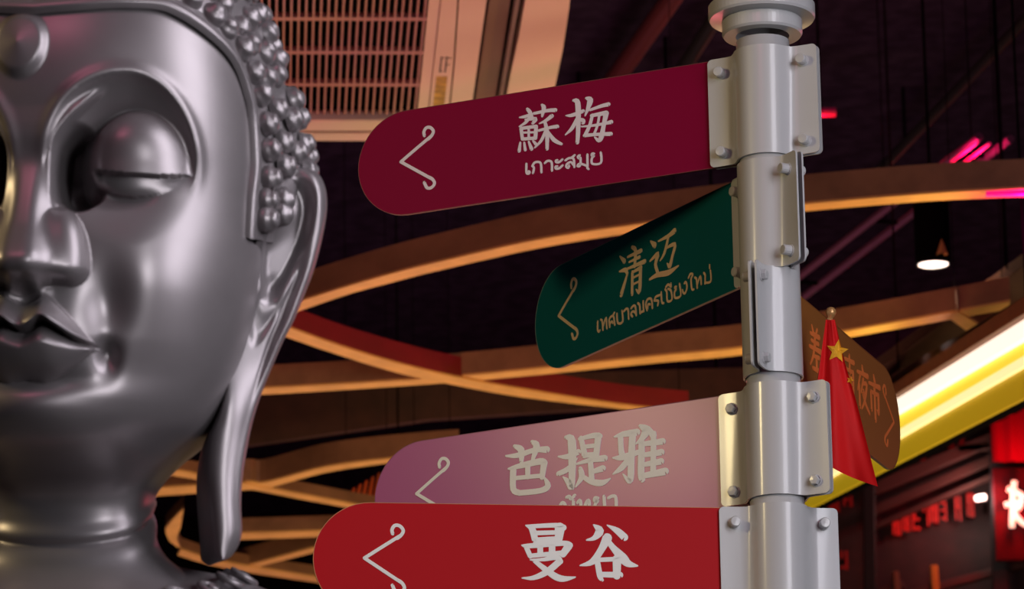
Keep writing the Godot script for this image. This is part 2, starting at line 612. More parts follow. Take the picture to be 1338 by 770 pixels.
func ear_mesh(side: float) -> ArrayMesh:
	var outer := spline([Vector2(368, 226), Vector2(384, 214), Vector2(401, 212), Vector2(416, 221), Vector2(425, 240), Vector2(427, 266), Vector2(422, 300), Vector2(411, 345), Vector2(398, 380), Vector2(385, 412), Vector2(370, 442), Vector2(355, 478), Vector2(342, 512), Vector2(332, 545), Vector2(325, 580), Vector2(320, 615), Vector2(318, 650), Vector2(319, 690), Vector2(308, 714), Vector2(296, 721)], 6)
	var inner := spline([Vector2(352, 244), Vector2(346, 256), Vector2(341, 272), Vector2(337, 290), Vector2(333, 310), Vector2(324, 330), Vector2(319, 350), Vector2(315, 370), Vector2(313, 392), Vector2(310, 415), Vector2(307, 440), Vector2(303, 468), Vector2(297, 500), Vector2(288, 535), Vector2(277, 565), Vector2(273, 600), Vector2(276, 640), Vector2(280, 680), Vector2(284, 708), Vector2(290, 720)], 6)
	var n := outer.size()
	var m := 26
	var nrm := Vector3(0.42, 0.0, 0.91)
	var front := []
	for i in n:
		var v := float(i) / (n - 1)
		var row := PackedVector3Array()
		var z0 := lerpf(52.0, 66.0, ss(0.3, 1.0, v)) - 14.0 * ss(0.2, 0.3, v) * ss(0.68, 0.55, v)
		var z1 := lerpf(-28.0, 30.0, ss(0.2, 0.85, v))
		var a := px_head(inner[i].x, inner[i].y, z0)
		var b := px_head(outer[i].x, outer[i].y, z1)
		for j in m + 1:
			var u := float(j) / m
			var p: Vector3 = a.lerp(b, u)
			var deep := ss(0.66, 0.5, v)
			# rolled rim at the back and over the top
			var rim := 9.0 * exp(-pow((u - 0.88) / 0.11, 2.0)) * lerpf(0.25, 1.0, deep) + 9.0 * exp(-pow((v - 0.03) / 0.03, 2.0))
			# inner ridge and bowl
			var cu := (u - 0.5 + 0.1 * v) / 0.30
			var cv := (v - 0.24) / 0.185
			var e := sqrt(cu * cu + cv * cv)
			var bowl := -15.0 * ss(1.05, 0.7, e) + 4.0 * exp(-pow((e - 1.12) / 0.14, 2.0))
			var groove := -6.0 * exp(-pow((u - 0.74) / 0.06, 2.0)) * deep * ss(0.04, 0.1, v)
			var cu2 := (u - 0.42) / 0.26
			var cv2 := (v - 0.45) / 0.1
			bowl += -6.0 * ss(1.0, 0.5, sqrt(cu2 * cu2 + cv2 * cv2))
			var lobe := 12.0 * (1.0 - pow(2.0 * u - 1.0, 2.0)) * ss(0.5, 0.8, v)
			var edge := -10.0 * pow(absf(2.0 * u - 1.0), 8.0)
			if u < 0.5:
				edge *= ss(0.6, 0.75, v)
			p += nrm * (rim + bowl + groove + lobe + edge)
			row.append(p)
		front.append(row)
	# the back, so that the ear is solid
	var rows := []
	for i in n:
		var v := float(i) / (n - 1)
		var row: PackedVector3Array = front[i].duplicate()
		var thick := lerpf(16.0, 34.0, ss(0.35, 0.6, v)) + 58.0 * ss(0.62, 0.86, v) * (1.0 - 0.55 * ss(0.94, 1.0, v))
		var back := PackedVector3Array()
		for j in range(m, -1, -2):
			var u := float(j) / m
			var p: Vector3 = front[i][0].lerp(front[i][m], u) - nrm * thick * (0.35 + 0.65 * pow(maxf(0.0, 1.0 - pow(2.0 * u - 1.0, 4.0)), 0.5)) - Vector3(0.2, 0, 0.5) * 0.0
			back.append(p)
		row.append_array(back)
		for j in row.size():
			row[j] = Vector3(row[j].x * side, row[j].y, row[j].z) * BU
		rows.append(row)
	# close the ends
	for e in [0, n - 1]:
		var c := Vector3.ZERO
		for q in rows[0 if e == 0 else rows.size() - 1]:
			c += q / float(rows[0].size())
		var cap := PackedVector3Array()
		for q in rows[0]:
			cap.append(c)
		if e == 0:
			rows.push_front(cap)
		else:
			rows.push_back(cap)
	return grid_mesh(rows, true, side > 0.0)

func curl_mesh() -> ArrayMesh:
	# a snail curl: a plump drop with one turn of a low spiral wound up to its tip
	var rows := []
	for i in 15:
		var v := i / 14.0
		var row := PackedVector3Array()
		for j in 24:
			var a := TAU * j / 24.0
			var el := v * PI / 2
			var turn := fposmod(a / TAU + v * 1.9, 1.0)
			var r := 16.8 * cos(el) * (1.0 + 0.07 * cos(turn * TAU) * sin(el * 2.0))
			row.append(Vector3(cos(a) * r, 21.0 * sin(el) * (1.0 + 0.05 * cos(turn * TAU) * (1.0 - v)) - 1.5, sin(a) * r) * BU)
		rows.append(row)
	return grid_mesh(rows, true, true)

func build_buddha() -> void:
	var o := thing("buddha_statue", "large dark pewter Buddha bust with downcast eyes, long earlobes and beaded hair", "statue")
	o.transform = Transform3D(cam_basis * Basis(Vector3.RIGHT, deg_to_rad(-10.0)) * Basis(Vector3.UP, deg_to_rad(-6.8)), at(94, 300, 4.2))
	var m: Material = M.pewter
	obj("head", head_mesh(), m, o)
	for s in [1.0, -1.0]:
		obj("ear", ear_mesh(s), m, o)
	# hair: a cap, a smooth band along the hairline, and rows of snail curls
	var hl := hairline(64)
	var cap := []
	var hc := Vector3(0, 55, -14)
	var centre_dir := func(p: Vector3) -> Vector3: return (p - hc).normalized()
	var hair_r := func(d: Vector3) -> float:
		var r := 1.0 / sqrt(pow(d.x / 303.0, 2.0) + pow(d.y / 338.0, 2.0) + pow(d.z / 296.0, 2.0))
		# never inside the head itself
		var lo := 150.0
		var hi := 420.0
		for it in 10:
			var s := (lo + hi) / 2
			var q := hc + d * s
			var f := interp(F_TAB if q.z > 0.0 else B_TAB, q.y)
			if q.y < 418.0 and pow(absf(q.x) / interp(W_TAB, q.y), 2.25) + pow(absf(q.z) / f, 2.25) < 1.0:
				lo = s
			else:
				hi = s
		return maxf(r, lo + 7.0)
	for k in 40:
		var row := PackedVector3Array()
		for side in [-1.0, 1.0]:
			for ii in hl.size():
				var i: int = hl.size() - 1 - ii if side < 0.0 else ii
				var h: Vector3 = hl[i]
				var dd: Vector3 = centre_dir.call(Vector3(h.x, h.y, h.z))
				var to := Vector3(0, 0.15, -1).normalized()
				var ax := dd.cross(to).normalized()
				var full := dd.angle_to(to)
				var d := dd.rotated(ax, full * k / 39.0)
				var r: float = hair_r.call(d)
				var pos: Vector3 = hc + d * lerpf(h.distance_to(hc) + 2.0, r, ss(0.0, 0.42, full * k / 39.0) * ss(63.0, 52.0, float(i)))
				row.append(Vector3(pos.x * side, pos.y, pos.z) * BU)
		cap.append(row)
	obj("hair_cap", grid_mesh(cap, false, true), m, o)
	var band := []
	for side in [-1.0, 1.0]:
		for ii in hl.size():
			var i: int = hl.size() - 1 - ii if side < 0.0 else ii
			var out: Vector3 = centre_dir.call(hl[i])
			var tn: Vector3 = (hl[mini(i + 1, 63)] - hl[maxi(i - 1, 0)]).normalized()
			var lat := out.cross(tn).normalized()
			var c: Vector3 = hl[i] - lat * 12.0
			var row := PackedVector3Array()
			for k in 9:
				var a := k / 8.0
				var q: Vector3 = c + lat * (11.0 - 22.0 * a) + out * (10.0 * pow(sin(a * PI), 0.3) - 2.0)
				row.append(Vector3(q.x * side, q.y, q.z) * BU)
			if side < 0.0:
				pass
			band.append(row)
	obj("hair_band", grid_mesh(band, false, false), m, o)
	var cm := curl_mesh()
	for k in 9:
		var step := 0.0
		var acc := 15.5 if k % 2 == 0 else 0.0
		for i in range(1, 64):
			acc += hl[i].distance_to(hl[i - 1])
			var need := 31.0
			if acc < need:
				continue
			acc -= need
			var dd: Vector3 = centre_dir.call(hl[i])
			var tn: Vector3 = (hl[i] - hl[i - 1]).normalized()
			var ax := tn
			var d := dd.rotated(ax, -(0.072 + 0.1 * k))
			var r: float = hair_r.call(d)
			if d.z < -0.75:
				continue
			# the ear takes the place of the hindmost curls beside it
			var ly: float = (hc + d * r).y
			if (ly < 78.0 and k > 2) or (ly < 45.0 and k > 1) or (ly < 6.0 and k > 0):
				continue
			for side in [1.0, -1.0]:
				if side < 0.0 and (k > 3 or i < 3):
					continue
				var pos := hc + d * (lerpf(hl[i].distance_to(hc) + 2.0, r, ss(0.0, 0.42, 0.072 + 0.1 * k)))
				var c := obj("hair_curl", cm, m, o)
				var dn := Vector3(pos.x / 283.0 / 283.0, (pos.y - 55.0) / 330.0 / 330.0, (pos.z + 14.0) / 283.0 / 283.0).normalized()
				dn.x *= side
				var q := Basis(Quaternion(Vector3.UP, dn)) * Basis(Vector3.UP, rng.randf() * TAU)
				c.transform = Transform3D(q.scaled(Vector3.ONE * rng.randf_range(0.98, 1.1)), Vector3(pos.x * side, pos.y, pos.z) * BU)
	# shoulders under a carved collar
	var rows := []
	for t in [[-432, 96, 88], [-446, 160, 120], [-455, 205, 150], [-468, 245, 178], [-490, 300, 205], [-530, 370, 230], [-600, 430, 250], [-700, 450, 255], [-820, 430, 245], [-900, 400, 230], [-900, 2, 2]]:
		var row := PackedVector3Array()
		for j in 72:
			var a := TAU * j / 72.0 - PI
			var n := pow(pow(absf(sin(a)), 2.3) + pow(absf(cos(a)), 2.3), -1 / 2.3)
			row.append(Vector3(sin(a) * n * t[1], t[0] - 0.34 * maxf(0.0, cos(a) * n * t[2]) * smoothstep(-432.0, -450.0, t[0]) * smoothstep(-660.0, -560.0, t[0]), cos(a) * n * t[2] - 25.0) * BU)
		rows.push_front(row)
	obj("shoulders", grid_mesh(rows, true), m, o)
	var sw := 0
	for ring in [[222.0, 160.0, -458.0, 46.0, 24], [300.0, 205.0, -490.0, 54.0, 26]]:
		for j in ring[4]:
			var a: float = TAU * j / ring[4] - PI + 0.04
			if cos(a) < -0.35:
				continue
			var c := Vector3(sin(a) * ring[0], ring[2] - 0.34 * maxf(0.0, cos(a) * ring[1]), cos(a) * ring[1] - 25.0)
			var u := Vector3(cos(a), 0, -sin(a)).normalized()
			var w := Vector3(sin(a) * 0.8, -0.45, cos(a) * 0.8).normalized()
			var up := w.cross(u).normalized()
			if up.y < 0.0:
				up = -up
			var pts := []
			var rad := []
			for k in 22:
				var tt := k / 21.0
				var rr: float = ring[3] * 0.5 * lerpf(1.0, 0.12, tt)
				var ph := tt * TAU * 1.6 * (1.0 if j % 2 == 0 else -1.0)
				pts.append((c + (u * cos(ph) + w * sin(ph)) * rr + up * (3.0 + 5.0 * tt)) * BU)
				rad.append(lerpf(5.0, 3.0, tt) * BU)
			obj("collar_scroll", tube(pts, rad, 6), m, o)
			sw += 1
	# the plinth it stands on
	var base := o.transform * (Vector3(0, -899, -25) * BU)
	var top := base.y - 0.018
	var st := begin()
	add_box(st, Vector3(0, top - 0.03, 0), Vector3(0.78, 0.06, 0.56), Basis.IDENTITY, 0.008)
	var pl := thing("plinth", "dark square plinth carrying the Buddha bust below the picture", "plinth", Vector3(base.x, 0, base.z))
	obj("top_slab", done(st), M.plinth, pl)
	obj("shaft", box(Vector3(0, (top - 0.06) / 2 + 0.05, 0), Vector3(0.62, top - 0.16, 0.44), Basis.IDENTITY, 0.008), M.plinth, pl)
	obj("foot", box(Vector3(0, 0.05, 0), Vector3(0.78, 0.1, 0.56), Basis.IDENTITY, 0.008), M.plinth, pl)

# ---------------------------------------------------------------- the fingerpost
func clamp_profile(r: float) -> Array:
	# half sleeve with two flanges, in plan: x along the board, y towards the viewer
	var p := [Vector2(-0.0735, 0.0055), Vector2(-0.049, 0.0055)]
	var a0 := 24.0
	var x := -0.0405
	p.append(Vector2(x, 0.0072))
	for k in 15:
		var a := deg_to_rad(180.0 - a0 - (180.0 - 2 * a0) * k / 14.0)
		p.append(Vector2(cos(a), sin(a)) * r)
	p.append(Vector2(-x, 0.0072))
	p.append(Vector2(0.049, 0.0055))
	p.append(Vector2(0.0735, 0.0055))
	return p

func clamp_half(h: float, r: float) -> ArrayMesh:
	var prof := clamp_profile(r)
	var st := begin(true)
	var th := 0.0025
	# finer flange ends so that their corners can be rounded
	var pts := []
	for k in 5:
		pts.append(Vector2(prof[0].x + 0.006 * (1.0 - cos(k / 4.0 * PI / 2)), prof[0].y))
	for i in range(1, prof.size() - 1):
		pts.append(prof[i])
	for k in range(4, -1, -1):
		pts.append(Vector2(-(prof[0].x + 0.006 * (1.0 - cos(k / 4.0 * PI / 2))), prof[0].y))
	var hh := func(x: float) -> float:
		var e: float = absf(x) - (0.0735 - 0.006)
		return h / 2 - (0.006 - sqrt(maxf(0.0, 0.006 * 0.006 - e * e)) if e > 0.0 else 0.0)
	var outer := []
	var inner := []
	var n := pts.size()
	for i in n:
		var t: Vector2 = (pts[mini(i + 1, n - 1)] - pts[maxi(i - 1, 0)]).normalized()
		var nn := Vector2(-t.y, t.x)
		outer.append(pts[i])
		inner.append(pts[i] - nn * th)
	var P := func(q: Vector2, y: float) -> Vector3: return Vector3(q.x, y, q.y)
	for i in n - 1:
		var y0: float = hh.call(pts[i].x)
		var y1: float = hh.call(pts[i + 1].x)
		var t: Vector2 = pts[i + 1] - pts[i]
		var o := Vector3(-t.y, 0, t.x)
		st.set_smooth_group(0)
		quad(st, P.call(outer[i], -y0), P.call(outer[i + 1], -y1), P.call(outer[i + 1], y1), P.call(outer[i], y0), o)
		st.set_smooth_group(1)
		quad(st, P.call(inner[i], -y0), P.call(inner[i + 1], -y1), P.call(inner[i + 1], y1), P.call(inner[i], y0), -o)
		st.set_smooth_group(-1)
		quad(st, P.call(outer[i], y0), P.call(outer[i + 1], y1), P.call(inner[i + 1], y1), P.call(inner[i], y0), Vector3.UP)
		quad(st, P.call(outer[i], -y0), P.call(outer[i + 1], -y1), P.call(inner[i + 1], -y1), P.call(inner[i], -y0), Vector3.DOWN)
	for e in [0, n - 1]:
		var y0: float = hh.call(pts[e].x)
		quad(st, P.call(outer[e], -y0), P.call(inner[e], -y0), P.call(inner[e], y0), P.call(outer[e], y0), Vector3(-1 if e == 0 else 1, 0, 0))
	return done(st)

func bolt_mesh(length: float) -> ArrayMesh:
	# washer, six-sided shank and domed end along +z
	var st := begin()
	var xf := Transform3D(Basis(Vector3.RIGHT, PI / 2), Vector3.ZERO)
	add_lathe(st, [Vector2(0.0078, 0), Vector2(0.0078, 0.0012), Vector2(0.0066, 0.0016)], xf, 20)
	add_lathe(st, [Vector2(0.0066, 0.0012), Vector2(0.0066, length - 0.0012), Vector2(0.0056, length), Vector2(0.0, length + 0.0004)], xf, 6 if length < 0.009 else 14)
	return done(st)

func direction_sign(called: String, label: String, top_y: float, yaw: float, to_right: bool, length: float, face: Material, ink: Material, edge: Material, glyphs: Array, bolt_len: float, clamp_h := 0.142) -> Node3D:
	var t := thing(called, label, "sign", POST + Vector3(0, EYE.y + top_y - 0.07, 0), 0.0, "direction boards clamped to the white post")
	# local x runs along the board away from the post, local z faces the viewer
	var d := Vector3(cos(yaw) * (1.0 if to_right else -1.0), 0, -sin(yaw))
	var n := Vector3(-d.z, 0, d.x) if to_right else Vector3(d.z, 0, -d.x)
	t.basis = Basis(d, Vector3.UP, n) if to_right else Basis(-d, Vector3.UP, n)
	var sg := 1.0 if to_right else -1.0
	var poly := PackedVector2Array()
	poly.append(Vector2(0.040 * sg, -0.07))
	for k in 25:
		var a := -PI / 2 + PI * k / 24.0
		poly.append(Vector2((length - 0.07 + 0.07 * cos(a)) * sg, 0.07 * sin(a)))
	poly.append(Vector2(0.040 * sg, 0.07))
	var board := obj("board", prism(poly, -0.0022, 0.0014, Transform3D.IDENTITY), face, t)
	var rim := begin()
	for i in poly.size():
		var a := poly[i]
		var b := poly[(i + 1) % poly.size()]
		var q := (b - a).orthogonal().normalized() * 0.0007
		if (a + b).dot(q) < 0.0:
			q = -q
		var c3 := Vector3(a.x + q.x, a.y + q.y, 0)
		var d3 := Vector3(b.x + q.x, b.y + q.y, 0)
		hexa(rim, [Vector3(a.x, a.y, -0.0026), Vector3(b.x, b.y, -0.0026), d3 + Vector3(0, 0, -0.0026), c3 + Vector3(0, 0, -0.0026), Vector3(a.x, a.y, 0.0018), Vector3(b.x, b.y, 0.0018), d3 + Vector3(0, 0, 0.0018), c3 + Vector3(0, 0, 0.0018)])
	obj("edge_band", done(rim), edge, board)
	for g in glyphs:
		var flipped := []
		for s in g:
			var f := []
			for i in range(0, s.size(), 3):
				f.append(s[i] * sg)
				f.append(s[i + 1])
				f.append(s[i + 2])
			flipped.append(f)
		glyph(board, flipped, ink, 0.0016)
	var arrow := []
	for s in ARROW:
		var f := []
		for i in range(0, s.size(), 3):
			f.append(s[i] * sg)
			f.append(s[i + 1])
			f.append(s[i + 2])
		arrow.append(f)
	var am := glyph(board, arrow, ink, 0.0016, "arrow_mark")
	if to_right:
		am.position.x = 0.032
	var half := clamp_half(clamp_h, 0.0372)
	for s in [1.0, -1.0]:
		var c := obj("clamp_half", half, M.white_paint, t)
		c.basis = Basis.IDENTITY if s > 0.0 else Basis(Vector3.UP, PI)
		c.position.z = 0.0
		for x in [-1.0, 1.0]:
			for y in [-1.0, 1.0]:
				var b := obj("bolt", bolt_mesh(bolt_len if s > 0.0 else 0.012), M.white_paint, c)
				b.position = Vector3(0.0555 * x, 0.0525 * y - 0.002, 0.0055)
	return t

func build_signs() -> void:
	var post := thing("signpost", "tall white painted round signpost with stepped collar and ball finial", "signpost", POST)
	obj("base_plate", lathe([Vector2(0, 0), Vector2(0.16, 0), Vector2(0.16, 0.012), Vector2(0.15, 0.018), Vector2(0.06, 0.022), Vector2(0.045, 0.07), Vector2(0.036, 0.08)], Transform3D.IDENTITY, 40), M.white_paint, post)
	obj("pole", lathe([Vector2(0.0335, 0.02), Vector2(0.0335, 3.47), Vector2(0.0, 3.47)], Transform3D.IDENTITY, 48, true), M.white_paint, post)
	var cy := EYE.y + 1.8775
	var col := [Vector2(0.0337, 0.0), Vector2(0.0485, 0.0), Vector2(0.0505, 0.003), Vector2(0.0505, 0.019), Vector2(0.0490, 0.0205), Vector2(0.0655, 0.0215), Vector2(0.0672, 0.0245), Vector2(0.0672, 0.0395), Vector2(0.0650, 0.042), Vector2(0.040, 0.045), Vector2(0.038, 0.047)]
	obj("collar", lathe(col, Transform3D(Basis.IDENTITY, Vector3(0, cy, 0)), 64), M.white_paint, post)
	var ball := []
	for k in 17:
		var a := -1.05 + k / 16.0 * (PI / 2 + 1.05)
		ball.append(Vector2(0.0475 * cos(a), cy + 0.085 + 0.0475 * sin(a)))
	ball[16] = Vector2(0, ball[16].y)
	obj("finial", lathe(ball, Transform3D.IDENTITY, 40, true), M.white_paint, post)

	direction_sign("direction_sign", "crimson direction board with white lettering, topmost on the post", 1.8546623, deg_to_rad(24.842), false, 0.5688, M.crimson, M.ink_lilac, M.edge_crimson, [SU, MEI, KOH], 0.012)
	direction_sign("direction_sign", "dark green direction board with cream lettering, under the crimson board", 1.7064633, deg_to_rad(59.598), false, 0.5688, M.green, M.ink_cream, M.edge_green, [QING, MAI, TH_A, TH_B], 0.012)
	direction_sign("direction_sign", "brown direction board with orange lettering running back behind the small flag", 1.5698335, deg_to_rad(69.653), true, 0.5688, M.brown, M.ink_orange, M.edge_brown, brown_glyphs(), 0.008, 0.134)
	direction_sign("direction_sign", "mauve purple direction board with white lettering, just above the red board", 1.4199247, deg_to_rad(28.694), false, 0.5688, M.purple, M.ink_white, M.edge_purple, [BA, TI, YA, PAT], 0.007)
	direction_sign("direction_sign", "bright red direction board with white lettering, lowest on the post", 1.2677639, deg_to_rad(-7.757), false, 0.5688, M.red, M.ink_white, M.edge_red, [MAN, GU], 0.012)

func cell(strokes: Array, x: float, y: float, w: float, h: float) -> Array:
	# strokes drawn in a 100 by 100 cell (y downwards) placed on a board, in tenths of a millimetre
	var out := []
	for s in strokes:
		var f := []
		for i in range(0, s.size(), 3):
			f.append((x + (s[i] / 100.0 - 0.5) * w) * 1e4)
			f.append((y + (0.5 - s[i + 1] / 100.0) * h) * 1e4)
			f.append(s[i + 2] / 100.0 * h * 1e4)
		out.append(f)
	return out

func brown_glyphs() -> Array:
	var cha := [[30, 4, 7, 40, 16, 10], [70, 3, 8, 58, 17, 6], [18, 22, 8, 50, 20, 10, 84, 17, 12], [24, 36, 8, 50, 35, 9, 76, 33, 10], [8, 52, 8, 50, 49, 10, 94, 46, 13], [50, 18, 10, 50, 48, 10], [48, 34, 10, 34, 66, 9, 8, 90, 5], [40, 66, 8, 78, 62, 10], [58, 66, 10, 58, 92, 10], [28, 94, 9, 60, 92, 11, 92, 89, 13]]
	var da := [[15, 16, 8, 50, 13, 10, 85, 10, 12], [50, 2, 10, 50, 40, 9], [24, 36, 8, 76, 33, 10], [24, 36, 10, 26, 78, 10], [76, 33, 12, 74, 78, 10], [26, 50, 7, 74, 48, 7], [26, 63, 7, 74, 61, 7], [26, 77, 7, 74, 76, 8], [38, 80, 9, 14, 98, 5], [62, 80, 7, 88, 97, 12]]
	var ye := [[48, 2, 8, 54, 14, 12], [8, 22, 8, 50, 18, 10, 92, 15, 13], [30, 24, 9, 6, 62, 5], [20, 48, 10, 20, 96, 10], [54, 28, 9, 34, 62, 5], [48, 40, 8, 80, 36, 11, 60, 74, 9, 34, 97, 5], [52, 54, 8, 60, 62, 9], [46, 62, 8, 68, 82, 11, 96, 96, 8]]
	var shi := [[46, 2, 8, 54, 14, 13], [6, 26, 8, 50, 22, 10, 94, 18, 13], [20, 42, 10, 20, 82, 10], [20, 42, 8, 80, 38, 11], [80, 38, 12, 78, 78, 10, 66, 74, 5], [50, 26, 11, 50, 99, 11]]
	var out := []
	var set := [cha, da, ye, shi]
	var xs := [0.180, 0.335, 0.395, 0.450]
	for i in 4:
		out.append(cell(set[i], xs[i], 0.014 - 0.004 * i * 0.0, 0.058, 0.062))
	return out

# ---------------------------------------------------------------- the setting
func beam(called: String, label: String, near_px: Array, far_px: Array, y: float, h: float, m: Material, hang := true) -> Node3D:
	var a := []
	var b := []
	for q in spline(near_px, 5):
		a.append(level(q.x, q.y, EYE.y + y))
	for q in spline(far_px, 5):
		b.append(level(q.x, q.y, EYE.y + y))
	if near_px[0].x < 330.0 and near_px[0].y < 650.0 and hang:
		# carries on behind the bust
		var da: Vector3 = (a[0] - a[2]).normalized() * 1.1
		var db: Vector3 = (b[0] - b[2]).normalized() * 1.1
		a.push_front(a[0] + da)
		b.push_front(b[0] + db)
	var mid: Vector3 = a[a.size() / 2]
	var t := thing(called, label, "beam", Vector3(mid.x, EYE.y + y, mid.z), 0.0)
	for i in a.size():
		a[i] -= t.position
		b[i] -= t.position
	var st := begin()
	add_loft(st, a, b, h)
	obj("beam_body", done(st), m, t)
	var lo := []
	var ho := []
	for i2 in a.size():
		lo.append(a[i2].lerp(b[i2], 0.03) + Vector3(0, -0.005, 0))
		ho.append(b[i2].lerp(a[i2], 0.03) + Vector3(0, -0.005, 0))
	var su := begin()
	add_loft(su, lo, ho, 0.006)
	obj("painted_lit_strip", done(su), M.gold, t)  # gold strip paints the lit underside against the darker body
	if hang:
		for i in [1, a.size() - 2]:
			var c: Vector3 = (a[i] + b[i]) / 2 + Vector3.UP * (h - 0.002)
			obj("hanger_rod", rod(c, Vector3(c.x, CEIL - t.position.y, c.z), 0.0012, 6), M.black, t)
	return t

const CEIL := 6.0

func build_room() -> void:
	# x -7..7, z 4..-19
	struct("floor", box(Vector3(0, -0.1, -7.5), Vector3(14.4, 0.2, 23.4)), M.floor)
	struct("ceiling", box(Vector3(0, CEIL + 0.1, -7.5), Vector3(14.4, 0.2, 23.4)), M.ceiling)
	struct("wall_left", box(Vector3(-7.1, CEIL / 2, -7.5), Vector3(0.2, CEIL, 23.0)), M.dark_wall)
	struct("wall_right", box(Vector3(7.1, CEIL / 2, -7.5), Vector3(0.2, CEIL, 23.0)), M.dark_wall)
	struct("wall_back", box(Vector3(0, CEIL / 2, -19.1), Vector3(14.4, CEIL, 0.2)), M.dark_wall)
	struct("wall_front", box(Vector3(0, CEIL / 2, 4.1), Vector3(14.4, CEIL, 0.2)), M.dark_wall)

func lamp_panel(called: String, label: String, pos: Vector3, aim: Vector3, size: Vector2, c: Color, e: float, shown: float) -> void:
	# a glowing panel in a thin frame hung from the ceiling, with its light just in front of it
	var t := thing(called, label, "lamp")
	var z := (pos - aim).normalized()
	var x := Vector3.UP.cross(z).normalized()
	t.transform = Transform3D(Basis(x, z.cross(x), z), pos)
	obj("housing", box(Vector3(0, 0, 0.03), Vector3(size.x + 0.06, size.y + 0.06, 0.05), Basis.IDENTITY, 0.005), M.black, t)
	obj("lamp_face", box(Vector3.ZERO, Vector3(size.x, size.y, 0.012)), glow(c, shown), t)
	var top := t.transform.affine_inverse() * Vector3(pos.x, CEIL, pos.z)
	obj("hanger_rod", rod(Vector3(0, 0, 0.03), top, 0.01, 8), M.black, t)
	var l := AreaLight3D.new()
	l.name = "light"
	l.area_size = size
	l.light_color = c
	l.light_energy = e
	l.shadow_enabled = true
	l.area_range = 30.0
	l.area_attenuation = 2.0
	t.add_child(l)
	l.position = Vector3(0, 0, -0.012)

func bulb(called: String, label: String, pos: Vector3, r: float, c: Color, e: float, shown: float) -> void:
	var t := thing(called, label, "lamp", pos)
	obj("lamp_globe", lathe([Vector2(0, -r), Vector2(r * 0.5, -r * 0.87), Vector2(r * 0.87, -r * 0.5), Vector2(r, 0), Vector2(r * 0.87, r * 0.5), Vector2(r * 0.5, r * 0.87), Vector2(0, r)], Transform3D.IDENTITY, 20, true), glow(c, shown), t)
	obj("cap", lathe([Vector2(r * 0.6, r * 0.8), Vector2(r * 0.6, r * 1.5), Vector2(0, r * 1.5)], Transform3D.IDENTITY, 16), M.black, t)
	obj("cord", rod(Vector3(0, r * 1.4, 0), Vector3(0, CEIL - pos.y, 0), 0.004, 6), M.black, t)
	var l := OmniLight3D.new()
	l.name = "light"
	l.light_color = c
	l.light_energy = e
	l.light_size = r
	l.omni_range = 30.0
	l.omni_attenuation = 2.0
	l.shadow_enabled = true
	t.add_child(l)

